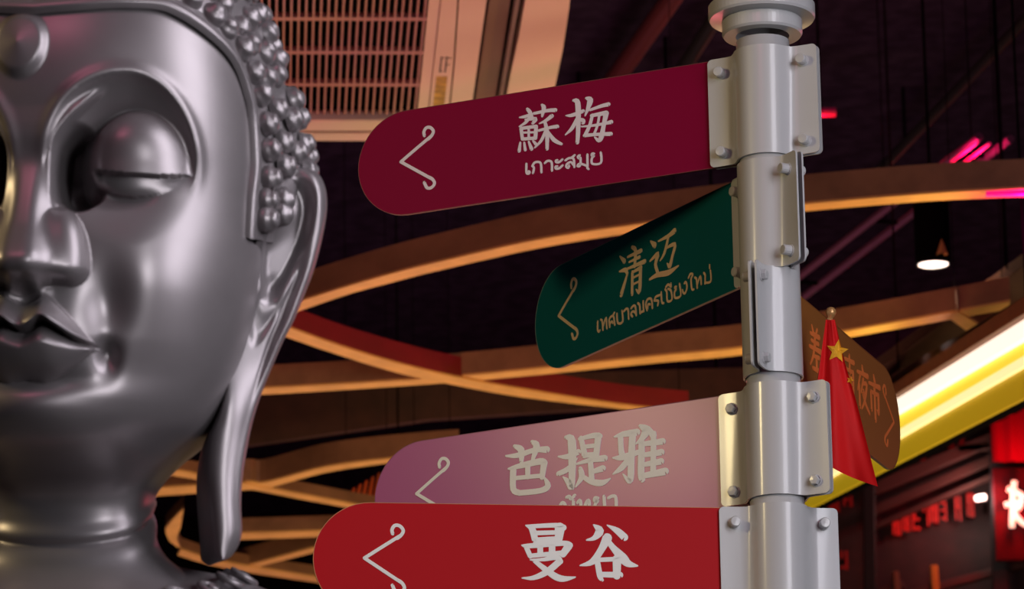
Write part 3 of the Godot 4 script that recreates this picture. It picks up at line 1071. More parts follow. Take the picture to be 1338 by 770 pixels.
func build_air_conditioner() -> void:
	var y := EYE.y + 3.35
	var o := level(545, 150, y)
	var t := thing("air_conditioner", "pale ceiling cassette air conditioner with a slatted intake grille, above the crimson board", "air conditioner", o, deg_to_rad(3.2))
	# local x to the right, z towards the viewer, y = 0 the underside
	var body := begin()
	add_box(body, Vector3(-0.5, 0.19, 0.55), Vector3(1.6, 0.26, 1.44), Basis.IDENTITY, 0.01)
	obj("casing", done(body), M.black, t)
	var L := -1.0
	var B := 1.12
	var zr := Vector2(-0.06, 0.0)
	# grille
	var n := 0
	var x := -0.006
	var slat := box(Vector3(0, 0.012, (B - 0.0) / 2), Vector3(0.0044, 0.022, B))
	while x > L:
		var s := obj("grille_slat", slat, M.ac_slat, t)
		s.position.x = x
		x -= 0.0163
		n += 1
	var z := 0.215
	while z < B:
		obj("grille_bar", box(Vector3(L / 2, 0.008, z), Vector3(-L, 0.012, 0.02)), M.ac_slat, t)
		z += 0.231
	obj("filter", box(Vector3(L / 2, 0.055, B / 2), Vector3(-L, 0.004, B)), M.black, t)
	# far border: two steps with a dark joint between
	obj("grille_frame", box(Vector3(-0.5, 0.0, -0.044), Vector3(1.06, 0.03, 0.076), Basis.IDENTITY, 0.004), M.ac_white, t)
	obj("outer_panel", box(Vector3(-0.5, 0.01, -0.148), Vector3(1.6, 0.04, 0.056), Basis.IDENTITY, 0.004), M.ac_white, t)
	# right border: sloping inner edge, panel with a curved joint, vane, outer panel
	var P := func(px: Array, z0: float, z1: float, called: String, m: Material) -> void:
		var poly := PackedVector2Array()
		for q in px:
			poly.append(Vector2(q[0], q[1]))
		# drawn in x, z; prism pulls along local y
		obj(called, prism(poly, z0, z1, Transform3D(Basis(Vector3.RIGHT, Vector3(0, 0, 1), Vector3.DOWN), Vector3.ZERO)), m, t)
	P.call([[0.0, -0.006], [0.024, -0.006], [0.024, B], [0.0, B]], -0.03, 0.004, "grille_frame", M.ac_white)
	P.call([[0.026, -0.006], [0.072, -0.006], [0.071, 0.15], [0.069, 0.4], [0.062, 0.8], [0.048, B], [0.026, B]], -0.03, 0.008, "side_panel", M.ac_white)
	P.call([[0.076, -0.006], [0.125, -0.006], [0.125, B], [0.052, B], [0.066, 0.8], [0.073, 0.4], [0.075, 0.15]], -0.03, 0.008, "side_panel", M.ac_white)
	obj("vane", box(Vector3(0.158, 0.02, 0.56), Vector3(0.05, 0.008, 1.1), Basis(Vector3.BACK, deg_to_rad(14)), 0.002), M.ac_vane, t)
	P.call([[0.186, 0.02], [0.194, 0.02], [0.196, 0.5], [0.2, B], [0.19, B]], -0.02, 0.006, "vane_lip", M.ac_vane)
	P.call([[0.2, -0.176], [0.302, -0.176], [0.31, 0.2], [0.312, 0.5], [0.308, 0.8], [0.296, B], [0.21, B], [0.208, 0.6], [0.203, 0.3]], -0.03, 0.01, "outer_panel", M.ac_white)
	for q in [[[-1.0, -0.006], [-1.024, -0.006], [-1.024, B], [-1.0, B]], [[-1.026, -0.006], [-1.072, -0.006], [-1.062, 0.8], [-1.048, B], [-1.026, B]], [[-1.076, -0.006], [-1.125, -0.006], [-1.125, B], [-1.052, B], [-1.066, 0.8]], [[-1.2, -0.176], [-1.302, -0.176], [-1.312, 0.5], [-1.296, B], [-1.21, B]]]:
		P.call(q, -0.03, 0.008, "side_panel", M.ac_white)
	# printed mark and sticker on the side panel
	var mk := []
	for s in [[0, 0, 0, 60], [26, 0, 26, 60], [26, 4, 48, 4], [26, 30, 42, 30], [0, 4, 14, 4], [0, 56, 12, 56]]:
		mk.append([s[0] * 4.6 - 110.0, -s[1] * 18.0, 34, s[2] * 4.6 - 110.0, -s[3] * 18.0, 34])
	var g := glyph(t, mk, M.ink_dark, 0.0, "lettering", 1)
	g.transform = Transform3D(Basis(Vector3.RIGHT, Vector3(0, 0, 1), Vector3.DOWN), Vector3(0.052, -0.009, 0.45))
	obj("sticker", box(Vector3(0.047, -0.0085, 0.2), Vector3(0.026, 0.001, 0.22)), M.sticker, t)
	for c in [[-0.9, 0.1], [0.2, 0.1], [-0.9, 1.0], [0.2, 1.0]]:
		obj("hanger_rod", rod(Vector3(c[0], 0.3, c[1]), Vector3(c[0], CEIL - y, c[1]), 0.006, 6), M.black, t)

func build_lattice() -> void:
	var b := 2.9
	beam("ceiling_beam", "long curved beam with light painted on its gold underside passing behind the green board", [Vector2(250, 440), Vector2(320, 412), Vector2(392.5, 390.6), Vector2(460, 369.6), Vector2(522, 352), Vector2(571, 340), Vector2(684.6, 314), Vector2(768, 299.5), Vector2(851, 287.8), Vector2(950, 275), Vector2(1053, 263.6), Vector2(1215, 250), Vector2(1338, 243.5), Vector2(1420, 241)],
		[Vector2(250, 460), Vector2(320, 430), Vector2(385, 406.6), Vector2(455, 382.5), Vector2(512, 367), Vector2(566, 353), Vector2(684.6, 326), Vector2(768, 311), Vector2(851, 299), Vector2(950, 286), Vector2(1053, 273.8), Vector2(1215, 260.5), Vector2(1338, 255), Vector2(1420, 252)], b, 0.062, M.beam_brown)
	beam("ceiling_beam", "lattice beam painted crimson for red light, sloping down to the right behind the green board", [Vector2(240, 370), Vector2(310, 398), Vector2(376.5, 425), Vector2(448, 451), Vector2(522, 473), Vector2(593.6, 490), Vector2(685, 507), Vector2(809, 526.7), Vector2(900, 536)],
		[Vector2(238, 383), Vector2(305, 412), Vector2(371.5, 437.5), Vector2(446, 463), Vector2(520, 485.6), Vector2(592, 501), Vector2(684.6, 517.5), Vector2(809, 532), Vector2(900, 541)], b - 0.003, 0.05, M.beam_red_light)
	beam("ceiling_beam", "gold lattice beam rising to the right behind the tip of the green board", [Vector2(260, 507), Vector2(342, 505), Vector2(473, 498), Vector2(601.5, 489), Vector2(718, 477.6), Vector2(851, 463.5), Vector2(969, 452), Vector2(1095.5, 432), Vector2(1251, 404), Vector2(1320, 391)],
		[Vector2(260, 516), Vector2(340, 514), Vector2(473, 506), Vector2(601.5, 497), Vector2(718, 486.5), Vector2(851, 473), Vector2(969, 462), Vector2(1097, 441), Vector2(1248, 414.5), Vector2(1318, 402)], b + 0.003, 0.055, M.beam_brown)
	beam("ceiling_beam", "short gold lattice beam branching down to the yellow light box", [Vector2(1251, 404), Vector2(1275, 419), Vector2(1297, 433), Vector2(1330, 455)], [Vector2(1240, 414), Vector2(1262, 430), Vector2(1283, 445), Vector2(1315, 468)], b - 0.001, 0.05, M.beam_brown)
	beam("ceiling_beam", "thin gold lattice beam curving from the earlobe up to the purple board", [Vector2(230, 634), Vector2(318.7, 628), Vector2(347, 628), Vector2(424.7, 608), Vector2(512, 597), Vector2(600, 590)], [Vector2(230, 645), Vector2(318.7, 639), Vector2(350, 636), Vector2(424.7, 616), Vector2(512, 603), Vector2(600, 596)], b, 0.06, M.beam_brown)
	beam("ceiling_beam", "thin gold lattice beam sloping from the earlobe down to the red board", [Vector2(250, 616), Vector2(340.5, 634), Vector2(400, 645), Vector2(468, 658), Vector2(560, 674)], [Vector2(250, 624), Vector2(345, 641), Vector2(395, 651), Vector2(460, 663), Vector2(550, 681)], b - 0.004, 0.03, M.beam_brown)
	beam("ceiling_beam", "level gold lattice beam between the tip of the earlobe and the red board", [Vector2(270, 696), Vector2(318.7, 695), Vector2(418.5, 692), Vector2(520, 688)], [Vector2(270, 705), Vector2(318.7, 703.5), Vector2(418.5, 700), Vector2(520, 696)], b, 0.04, M.beam_brown)
	beam("ceiling_beam", "gold lattice beam rising to the red board, low beside the collar", [Vector2(300, 742), Vector2(323, 737), Vector2(360, 727), Vector2(408, 714), Vector2(460, 700)], [Vector2(300, 748), Vector2(323, 743), Vector2(360, 733), Vector2(408, 721), Vector2(460, 707)], b, 0.05, M.beam_brown)
	beam("ceiling_beam", "gold lattice beam sloping down beside the collar under the earlobe", [Vector2(236, 716), Vector2(270, 727), Vector2(323, 738), Vector2(410, 752), Vector2(460, 760)], [Vector2(232, 724), Vector2(268, 735), Vector2(320, 746), Vector2(408, 759), Vector2(458, 767)], b - 0.005, 0.03, M.beam_brown)
	beam("ceiling_beam", "stubby gold bracket beam seen between the neck and the earlobe", [Vector2(240, 662), Vector2(226, 676), Vector2(216, 690), Vector2(222, 706), Vector2(238, 716)], [Vector2(236, 688), Vector2(233, 696), Vector2(232, 702), Vector2(235, 712), Vector2(240, 722)], b - 0.002, 0.03, M.beam_brown, false)
	# dark boarded fascia behind the lattice
	var z := -13.2
	var p := []
	for q in [[300, 585], [560, 548], [980, 520], [980, 480], [300, 500]]:
		p.append(hit(q[0], q[1], Vector3(0, 0, z), Vector3.BACK))
	var poly := PackedVector2Array()
	for q in p:
		poly.append(Vector2(q.x - p[0].x, q.y - p[0].y))
	var f := thing("fascia_board", "wide dark brown fascia board hanging behind the crossing lattice beams", "fascia", p[0])
	obj("board", prism(poly, -0.03, 0.0), M.brown_board, f)
	for q in [poly[4] + Vector2(0.1, -0.02), poly[3] + Vector2(-0.1, -0.02)]:
		obj("hanger_rod", rod(Vector3(q.x, q.y, -0.015), Vector3(q.x, CEIL - p[0].y, -0.015), 0.005, 6), M.black, f)
	# fan of orange slats
	var fo := at(442, 648, 13.0)
	var fan := thing("fan_ornament", "small orange fan of narrow slats hanging left of the purple board", "ornament", fo)
	for k in 9:
		var x := 0.012 + k * 0.0175
		var hgt := 0.008 + k * 0.0105
		var st := begin()
		hexa(st, [Vector3(x, -0.01, -0.006), Vector3(x + 0.011, -0.01, -0.006), Vector3(x + 0.011, -0.01, 0.006), Vector3(x, -0.01, 0.006), Vector3(x + 0.012, hgt, -0.006), Vector3(x + 0.02, hgt + 0.004, -0.006), Vector3(x + 0.02, hgt + 0.004, 0.006), Vector3(x + 0.012, hgt, 0.006)])
		obj("slat", done(st), M.orange, fan)
	obj("rail", rod(Vector3(-0.01, -0.008, 0), Vector3(0.2, -0.004, 0), 0.006, 8), M.orange, fan)
	obj("cord", rod(Vector3(0.17, 0.09, 0), Vector3(0.17, CEIL - fo.y, 0), 0.003, 6), M.black, fan)

func build_ceiling_services() -> void:
	# track of two rails with pink strips at its far end
	var a := level(1030, 388, EYE.y + 3.5)
	var b := level(1195, 262, EYE.y + 3.5)
	var c := level(1300, 180, EYE.y + 3.5)
	var t := thing("cable_track", "twin rail ceiling track with purple light put into its violet colour right of the post", "track", Vector3(b.x, b.y, b.z))
	for s in [-1.0, 1.0]:
		var side: Vector3 = (c - a).cross(Vector3.UP).normalized() * 0.042 * float(s)
		obj("rail", rod(a - b + side, c - b + side, 0.011, 10), M.violet, t)
	for k in 3:
		var q: Vector3 = (a - b).lerp(c - b, 0.1 + 0.4 * k)
		obj("hanger_rod", rod(q, Vector3(q.x, CEIL - b.y, q.z), 0.002, 6), M.black, t)
		var side := (c - a).cross(Vector3.UP).normalized() * 0.05
		obj("cross_tie", rod(q - side, q + side, 0.006, 6), M.black, t)
	for s in [[1241, 213, 1277, 186], [1257, 215, 1293, 188]]:
		var p := level(s[0], s[1], EYE.y + 3.47)
		var q := level(s[2], s[3], EYE.y + 3.47)
		var l := thing("led_strip", "thin pink light strip on the twin track, " + ("left one of the two" if s[0] == 1241 else "right one of the two"), "light strip", p)
		obj("lamp_tube", rod(Vector3.ZERO, q - p, 0.0045, 8), M.pink_glow, l)
		omni(l, (q - p) / 2 + Vector3(0, -0.03, 0), Color(1, 0.1, 0.4), 0.04, 0.02)
	# glowing strip added for the pink light under the curved beam, right edge
	var p1 := level(1288, 252, EYE.y + 2.895)
	var p2 := level(1400, 247, EYE.y + 2.895)
	var s1 := thing("led_strip", "magenta strip added for the pink light under the curved beam at the right edge", "light strip", p1)
	obj("lamp_tube", rod(Vector3.ZERO, p2 - p1, 0.010, 8), M.magenta_glow, s1)
	omni(s1, Vector3(0.1, -0.05, 0), Color(1, 0.05, 0.6), 0.06, 0.02)
	# small crimson lamp right of the post
	var r1 := level(1072, 147, EYE.y + 3.9)
	var s2 := thing("led_strip", "short dim crimson light strip beside the top clamp of the post", "light strip", r1)
	obj("lamp_tube", rod(Vector3(-0.05, 0, 0), Vector3(0.042, 0, 0), 0.013, 8), M.crimson_glow, s2)
	obj("hanger_rod", rod(Vector3.ZERO, Vector3(0, CEIL - r1.y, 0), 0.004, 6), M.black, s2)
	omni(s2, Vector3(0, -0.05, 0), Color(1, 0.05, 0.3), 0.03, 0.02)
	# dark pipes
	var n := 0
	for s in [[880, -6, 770, 150, 0.03, "dark maroon ceiling pipe slanting between the air conditioner and the post"], [955, -10, 880, 110, 0.022, "dark ceiling pipe slanting just left of the post collar"], [1345, 20, 1200, 170, 0.016, "thin dark conduit slanting across the ceiling at upper right"]]:
		var p := level(s[0], s[1], CEIL - 0.18)
		var q := level(s[2], s[3], CEIL - 0.18)
		var e := (q - p) * 0.8
		p -= e * 0.5
		q += e * 0.5
		var pipe := thing("ceiling_pipe", s[5], "pipe", p)
		obj("pipe_run", rod(Vector3.ZERO, q - p, s[4], 14), M.pipe_red if n == 0 else M.pipe_dark, pipe)
		for k in [0.15, 0.85]:
			obj("pipe_hanger", rod((q - p) * k, (q - p) * k + Vector3(0, 0.18, 0), 0.006, 6), M.black, pipe)
		n += 1
	# pendant downlight
	var d := at(1219.5, 346, 11.0)
	var pl := thing("pendant_lamp", "black cylinder downlight with a bright white face right of the post", "lamp", d)
	obj("lamp_shade", lathe([Vector2(0.036, 0.004), Vector2(0.041, -0.002), Vector2(0.043, 0.01), Vector2(0.043, 0.17), Vector2(0.0, 0.17)], Transform3D.IDENTITY, 28), M.black, pl)
	obj("lamp_face", lathe([Vector2(0, 0.0), Vector2(0.036, 0.0), Vector2(0.036, 0.004), Vector2(0, 0.004)], Transform3D.IDENTITY, 28), M.white_glow, pl)
	obj("painted_reflection", lathe([Vector2(0.014, 0.0), Vector2(0.0, 0.04)], Transform3D(Basis.IDENTITY, Vector3(0.018, 0.012, 0.044)), 4), M.gold, pl)  # gold pyramid standing in for a reflection on the shade
	obj("cord", rod(Vector3(0, 0.17, 0), Vector3(0, CEIL - d.y, 0), 0.004, 6), M.black, pl)
	var sp := SpotLight3D.new()
	sp.name = "light"
	sp.light_energy = 2.0
	sp.spot_angle = 50.0
	sp.spot_range = 30.0
	sp.spot_attenuation = 2.0
	sp.light_size = 0.03
	sp.shadow_enabled = true
	sp.rotation.x = -PI / 2
	sp.position = Vector3(0, -0.012, 0)
	pl.add_child(sp)

func omni(parent: Node3D, where: Vector3, c: Color, e: float, r: float) -> void:
	var l := OmniLight3D.new()
	l.name = "light"
	l.light_color = c
	l.light_energy = e
	l.light_size = r
	l.omni_range = 30.0
	l.omni_attenuation = 2.0
	l.shadow_enabled = true
	l.position = where
	parent.add_child(l, true)

func build_light_box() -> void:
	# the shop fascia: a long box running back into the room, its lit face towards the aisle
	var p1 := level(1172, 532, EYE.y + 2.85)
	var p2 := level(1338, 430, EYE.y + 2.62)
	var dir := (p2 - p1)
	dir.y = 0.0
	dir = dir.normalized()
	var n := Vector3(-dir.z, 0, dir.x)
	if n.dot(EYE - p1) < 0.0:
		n = -n
	var rows := [[492.0, 395.0], [516.0, 408.0], [531.0, 429.0], [548.0, 452.0], [570.0, 473.0], [580.0, 486.0], [609.0, 524.0]]
	var line := []
	for r in rows:
		var l := []
		for u in [1040.0, 1172.0, 1338.0, 1460.0]:
			var v: float = r[0] + (r[1] - r[0]) * (u - 1172.0) / 166.0
			l.append(hit(u, v, p1, n))
		line.append(l)
	var t := thing("light_box", "long yellow illuminated light box fascia with two white tubes at right", "light box", p1)
	var slab := func(i: int, j: int, off: float, thick: float, called: String, m: Material) -> MeshInstance3D:
		var st := begin()
		for k in 3:
			var q := []
			for z in [off - thick, off]:
				q.append_array([line[j][k] - p1 + n * z, line[j][k + 1] - p1 + n * z, line[i][k + 1] - p1 + n * z, line[i][k] - p1 + n * z])
			hexa(st, q)
		return obj(called, done(st), m, t)
	slab.call(0, 1, 0.02, 0.05, "cornice", M.brown_board)
	slab.call(1, 2, 0.05, 0.08, "cornice", M.cornice)
	slab.call(2, 6, 0.0, 0.03, "back_panel", M.black)
	slab.call(2, 3, 0.03, 0.028, "lamp_tube", M.tube_glow)
	slab.call(3, 4, 0.012, 0.01, "lamp_panel", M.yellow_glow)
	slab.call(4, 5, 0.022, 0.02, "lamp_tube", M.tube_glow_soft)
	slab.call(5, 6, 0.012, 0.01, "lamp_panel", M.yellow_dim)
	var mid: Vector3 = (line[3][1] + line[3][2]) / 2
	var l := AreaLight3D.new()
	l.name = "light"
	var w: float = line[3][1].distance_to(line[3][2])
	l.area_size = Vector2(w, 0.1)
	l.light_color = Color(1.0, 0.82, 0.3)
	l.light_energy = 0.35
	l.area_range = 30.0
	l.area_attenuation = 2.0
	l.shadow_enabled = true
	t.add_child(l)
	l.basis = Basis(Vector3.UP.cross(-n).normalized(), Vector3.UP, -n)
	l.position = mid - p1 + n * 0.06
	for k in [1, 2]:
		var q: Vector3 = line[0][k] - p1 - n * 0.005
		obj("hanger_rod", rod(q - Vector3(0, 0.02, 0), Vector3(q.x, CEIL - p1.y, q.z), 0.003, 6), M.black, t)
	# boarded soffit behind it
	var pts := []
	for q in [[1140, 488], [1338, 347], [1470, 253], [1470, 360], [1338, 440], [1160, 545]]:
		pts.append(level(q[0], q[1], EYE.y + 2.98))
	var so := thing("soffit_board", "flat dark brown soffit board above the yellow light box", "soffit", pts[0])
	var poly := PackedVector2Array()
	for q in pts:
		poly.append(Vector2(q.x - pts[0].x, q.z - pts[0].z))
	obj("board", prism(poly, -0.03, 0.0, Transform3D(Basis(Vector3.RIGHT, Vector3(0, 0, 1), Vector3.DOWN), Vector3.ZERO)), M.brown_board, so)
	for k in [1, 4]:
		var q: Vector3 = (pts[k] - pts[0]) * 0.9
		obj("hanger_rod", rod(Vector3(q.x, 0.02, q.z), Vector3(q.x, CEIL - pts[0].y, q.z), 0.003, 6), M.black, so)

const CHARS := ["red glowing character leftmost in the longest row on the storefront", "red glowing character second from the left in the longest row on the storefront", "red glowing character third from the left in the longest row on the storefront", "red glowing character fourth from the left in the longest row on the storefront", "red glowing character fifth from the left in the longest row on the storefront", "red glowing character sixth from the left in the longest row on the storefront", "red glowing character seventh from the left in the longest row on the storefront", "red glowing character last in the longest row on the storefront", "left one of two dim red characters low beside the post", "right one of two dim red characters low beside the post", "left one of two dim red characters high under the light box", "right one of two dim red characters high under the light box", "single dim red character between the long row and the light box", "left one of two dim red characters just below the flag", "right one of two dim red characters just below the flag"]

func build_shop() -> void:
	# dark shop front beyond, seen under the light box
	var z := -17.0
	var P := func(u: float, v: float, dz := 0.0) -> Vector3: return hit(u, v, Vector3(0, 0, z + dz), Vector3.BACK)
	var a: Vector3 = P.call(1040, 800)
	var b: Vector3 = P.call(1400, 500)
	var front := thing("storefront", "dark maroon timber storefront under the yellow light box", "shop front", Vector3((a.x + b.x) / 2, 0, z))
	var W := b.x - a.x
	obj("back_board", box(Vector3(0, b.y / 2, -0.197), Vector3(W, b.y, 0.06)), M.maroon, front)
	var bar := func(u0: float, v0: float, u1: float, v1: float, r: float, dz: float, called: String, m: Material) -> void:
		var p: Vector3 = P.call(u0, v0, dz) - front.position
		var q: Vector3 = P.call(u1, v1, dz) - front.position
		var d := (q - p)
		var x := d.normalized()
		var y := Vector3.BACK.cross(x).normalized()
		obj(called, box((p + q) / 2, Vector3(d.length(), r, 0.04), Basis(x, y, Vector3.BACK), 0.003), m, front)
	for s in [[1134, 560, 1137, 800, 0.045, "post"], [1303, 570, 1308, 800, 0.06, "post"]]:
		bar.call(s[0], s[1], s[2], s[3], s[4], 0.0, s[5], M.near_black)
	for s in [[1140, 668, 1298, 600, 0.035, "rail"], [1140, 690, 1298, 622, 0.02, "rail"], [1140, 640, 1298, 574, 0.05, "rail"], [1180, 780, 1338, 738, 0.03, "rail"], [1140, 780, 1180, 764, 0.03, "rail"], [1250, 588, 1338, 580, 0.03, "rail"]]:
		bar.call(s[0], s[1], s[2], s[3], s[4], -0.06, s[5], M.maroon_lit)
	bar.call(1170, 748, 1174, 800, 0.022, -0.05, "post", M.tan)
	bar.call(1220, 740, 1224, 800, 0.028, -0.05, "post", M.yellow_lit)
	# glowing red characters on its board, too blurred to read
	var k := 0
	for s in [[1172, 690, 12, 20], [1184, 682, 11, 26], [1197, 680, 11, 30], [1209, 672, 12, 32], [1221, 670, 12, 28], [1233, 668, 9, 26], [1252, 664, 9, 34], [1268, 660, 11, 32], [1086, 740, 14, 22], [1102, 732, 14, 26], [1242, 580, 9, 14], [1256, 574, 10, 16], [1206, 606, 10, 14], [1090, 662, 16, 14], [1108, 655, 14, 14]]:
		var c: Vector3 = P.call(s[0], s[1], -0.12)
		var px := 17.6 / FOC
		var g := thing("sign_character", CHARS[k], "sign character", c, 0.0, "red characters on the dark storefront")
		var st := begin()
		var w: float = s[2] * px * 0.5
		var h: float = s[3] * px * 0.5
		var opts := [[-0.7, -0.9, -0.7, 0.8], [0.6, -1.0, 0.6, 0.9], [-0.8, 0.75, 0.8, 0.95], [-0.8, 0.0, 0.8, 0.1], [-0.6, -0.8, 0.7, -0.7], [0.0, -1.0, 0.0, 1.0], [-0.3, 0.2, -0.3, 0.9], [0.2, -0.9, 0.9, -0.6]]
		for n in 8:
			if rng.randf() < 0.38:
				continue
			var q: Array = opts[n]
			add_box(st, Vector3((q[0] + q[2]) / 2 * w, (q[1] + q[3]) / 2 * h, 0), Vector3(maxf(absf(q[2] - q[0]) * w, w * 0.42), maxf(absf(q[3] - q[1]) * h, h * 0.2), 0.012))
		obj("lamp_strokes", done(st), M.red_glow if k < 8 else M.red_dim, g)
		obj("mount", rod(Vector3.ZERO, Vector3(0, 0, -0.046), 0.006, 6), M.black, g)
		k += 1
	# bright neon character at the right edge
	var ne: Vector3 = P.call(1326, 662, 0.1)
	var neon := thing("neon_sign", "bright white and red neon character at the right edge", "neon sign", ne)
	var px2 := 17.3 / FOC
	var st2 := begin(true)
	for s in [[[1, 34], [-2, 10], [-5, -28]], [[-9, 24], [2, 20], [14, 12]], [[-13, 2], [-2, 4], [6, 6]], [[-2, -2], [2, -14], [12, -24], [24, -26]], [[6, 18], [10, 8], [4, -4]]]:
		var pts := []
		for q in s:
			pts.append(Vector3(q[0] * px2, q[1] * px2, 0))
		add_tube(st2, spline(pts, 4), [0.0105], 8)
	obj("lamp_tube", done(st2), M.neon_glow, neon)
	obj("back_plate", box(Vector3(0.06, -0.02, -0.05), Vector3(0.27, 0.36, 0.02), Basis.IDENTITY, 0.004), M.red_plate, neon)
	obj("mount", rod(Vector3(0, 0, -0.05), Vector3(0, 0, -0.24), 0.01, 8), M.black, neon)
	omni(neon, Vector3(0, 0, 0.06), Color(1, 0.15, 0.2), 0.12, 0.03)
	# crimson banner between the light box and the neon sign
	var bl: Vector3 = P.call(1297, 604, 0.3)
	var bh: Vector3 = P.call(1362, 522, 0.3)
	var ban := thing("banner", "plain crimson banner hanging above the neon character at the right edge", "banner", bl)
	var bp := []
	for r in 9:
		var row := PackedVector3Array()
		for c in 17:
			row.append(Vector3((bh.x - bl.x) * c / 16.0, (bh.y - bl.y) * r / 8.0 * (0.62 + 0.38 * c / 16.0), 0.008 * sin(c * 1.3)))
		bp.append(row)
	obj("cloth", grid_mesh(bp, false), M.banner, ban)
	obj("rail", rod(Vector3(0, (bh.y - bl.y) * 0.62, 0), Vector3(bh.x - bl.x, bh.y - bl.y, 0), 0.006, 8), M.black, ban)
	for side in [0.1, 0.9]:
		var q: Vector3 = Vector3((bh.x - bl.x) * float(side), (bh.y - bl.y) * (0.62 + 0.38 * float(side)), 0)
		obj("cord", rod(q, Vector3(q.x, CEIL - bl.y, 0), 0.003, 6), M.black, ban)
	omni(neon, Vector3(0.02, 0.12, 0.34), Color(1, 0.1, 0.25), 0.05, 0.03)
	# small white lamp
	var wl: Vector3 = P.call(1281, 651, 0.02)
	var lamp := thing("shop_lamp", "small oblong white lamp on the dark storefront", "lamp", wl)
	obj("lamp_face", box(Vector3.ZERO, Vector3(0.046, 0.022, 0.02), Basis(Vector3.BACK, 0.18), 0.006), M.shop_white, lamp)
	obj("bracket", rod(Vector3(0.02, -0.004, -0.01), Vector3(0.03, -0.012, -0.17), 0.006, 8), M.near_black, lamp)
	omni(lamp, Vector3(0, 0, 0.05), Color(1, 0.9, 0.85), 0.05, 0.02)

func build_flag() -> void:
	# small flag on a thin stick fixed behind the post
	var foot := at(1046, 640, 5.765)
	var head := at(1085.5, 409, 5.765)
	var t := thing("flag", "small red flag with yellow stars drooping from a thin stick behind the post", "flag", foot)
	var d := head - foot
	obj("flagstick", rod(Vector3.ZERO, d, 0.0028, 12), M.gold_paint, t)
	var x := Transform3D(Basis(Quaternion(Vector3.UP, d.normalized())), d)
	obj("finial", lathe([Vector2(0.0032, -0.012), Vector2(0.004, -0.008), Vector2(0.0035, -0.006), Vector2(0.006, -0.003), Vector2(0.0068, 0.001), Vector2(0.0055, 0.005), Vector2(0.003, 0.007), Vector2(0.0, 0.0075)], x, 16, true), M.gold_paint, t)
	obj("collar", lathe([Vector2(0.0038, -0.022), Vector2(0.0044, -0.02), Vector2(0.0044, -0.013), Vector2(0.0038, -0.011)], x, 16, true), M.white_paint, t)
	obj("holder", box(d * 0.12 + Vector3(-0.012, 0, 0.006), Vector3(0.03, 0.02, 0.016), Basis.IDENTITY, 0.002), M.white_paint, t)
	# cloth: rows from the stick outwards and down, with soft folds
	var left := spline([Vector2(1079, 418), Vector2(1074, 455), Vector2(1068, 500), Vector2(1061, 545), Vector2(1054, 590)], 8)
	var right := spline([Vector2(1091, 418), Vector2(1103, 470), Vector2(1119, 525), Vector2(1133, 580), Vector2(1147, 636)], 8)
	var rows := []
	for i in left.size():
		var v := float(i) / (left.size() - 1)
		var row := PackedVector3Array()
		for j in 25:
			var u := j / 24.0
			var q: Vector2 = left[i].lerp(right[i], u)
			q.y += 9.0 * v * v * v * sin(u * PI) * (1.0 if v > 0.5 else 0.0) * 0.6
			var fold := (0.007 * sin(u * 8.0 + v * 2.0) + 0.002 * sin(u * 17.0 - v * 3.0)) * (0.25 + 0.75 * v)
			var off := smoothstep(0.0, 0.15, u)
			row.append(at(q.x, q.y, 5.752 + fold * off) - foot)
		rows.append(row)
	var cloth := obj("cloth", grid_mesh(rows, false, true), M.flag_red, t)
	for s in [[1094.0, 459.0, 15.0, 0.35], [1111.0, 497.0, 5.0, 0.9]]:
		var st := begin()
		var c := Vector2(s[0], s[1])
		var ring := []
		for k in 10:
			var r: float = s[2] * (1.0 if k % 2 == 0 else 0.46)
			var a: float = -PI / 2 + TAU * k / 10.0 + s[3] * 0.4
			ring.append(c + Vector2(cos(a) * r, sin(a) * r * 1.05))
		var pick := func(q: Vector2) -> Vector3:
			var v := clampf((q.y - 418.0) / 196.0, 0.0, 1.0)
			var i := clampf(v * (rows.size() - 1), 0.0, rows.size() - 1.001)
			var l: Vector2 = left[int(i)].lerp(left[int(i) + 1], i - int(i))
			var r: Vector2 = right[int(i)].lerp(right[int(i) + 1], i - int(i))
			var u := clampf((q.x - l.x) / (r.x - l.x), 0.0, 1.0)
			var fold := (0.007 * sin(u * 8.0 + v * 2.0) + 0.002 * sin(u * 17.0 - v * 3.0)) * (0.25 + 0.75 * v) * smoothstep(0.0, 0.15, u)
			return at(q.x, q.y, 5.752 + fold - 0.002) - foot
		for k in 10:
			for m in 3:
				var p0: Vector2 = c.lerp(ring[k], m / 3.0)
				var p1: Vector2 = c.lerp(ring[(k + 1) % 10], m / 3.0)
				var p2: Vector2 = c.lerp(ring[(k + 1) % 10], (m + 1) / 3.0)
				var p3: Vector2 = c.lerp(ring[k], (m + 1) / 3.0)
				quad(st, pick.call(p0), pick.call(p1), pick.call(p2), pick.call(p3), Vector3.BACK)
		obj("star", done(st), M.flag_yellow, cloth)

func satin(c: Color, rough: float) -> StandardMaterial3D:
	var m := mat(c, rough)
	m.metallic_specular = 0.25
	return m

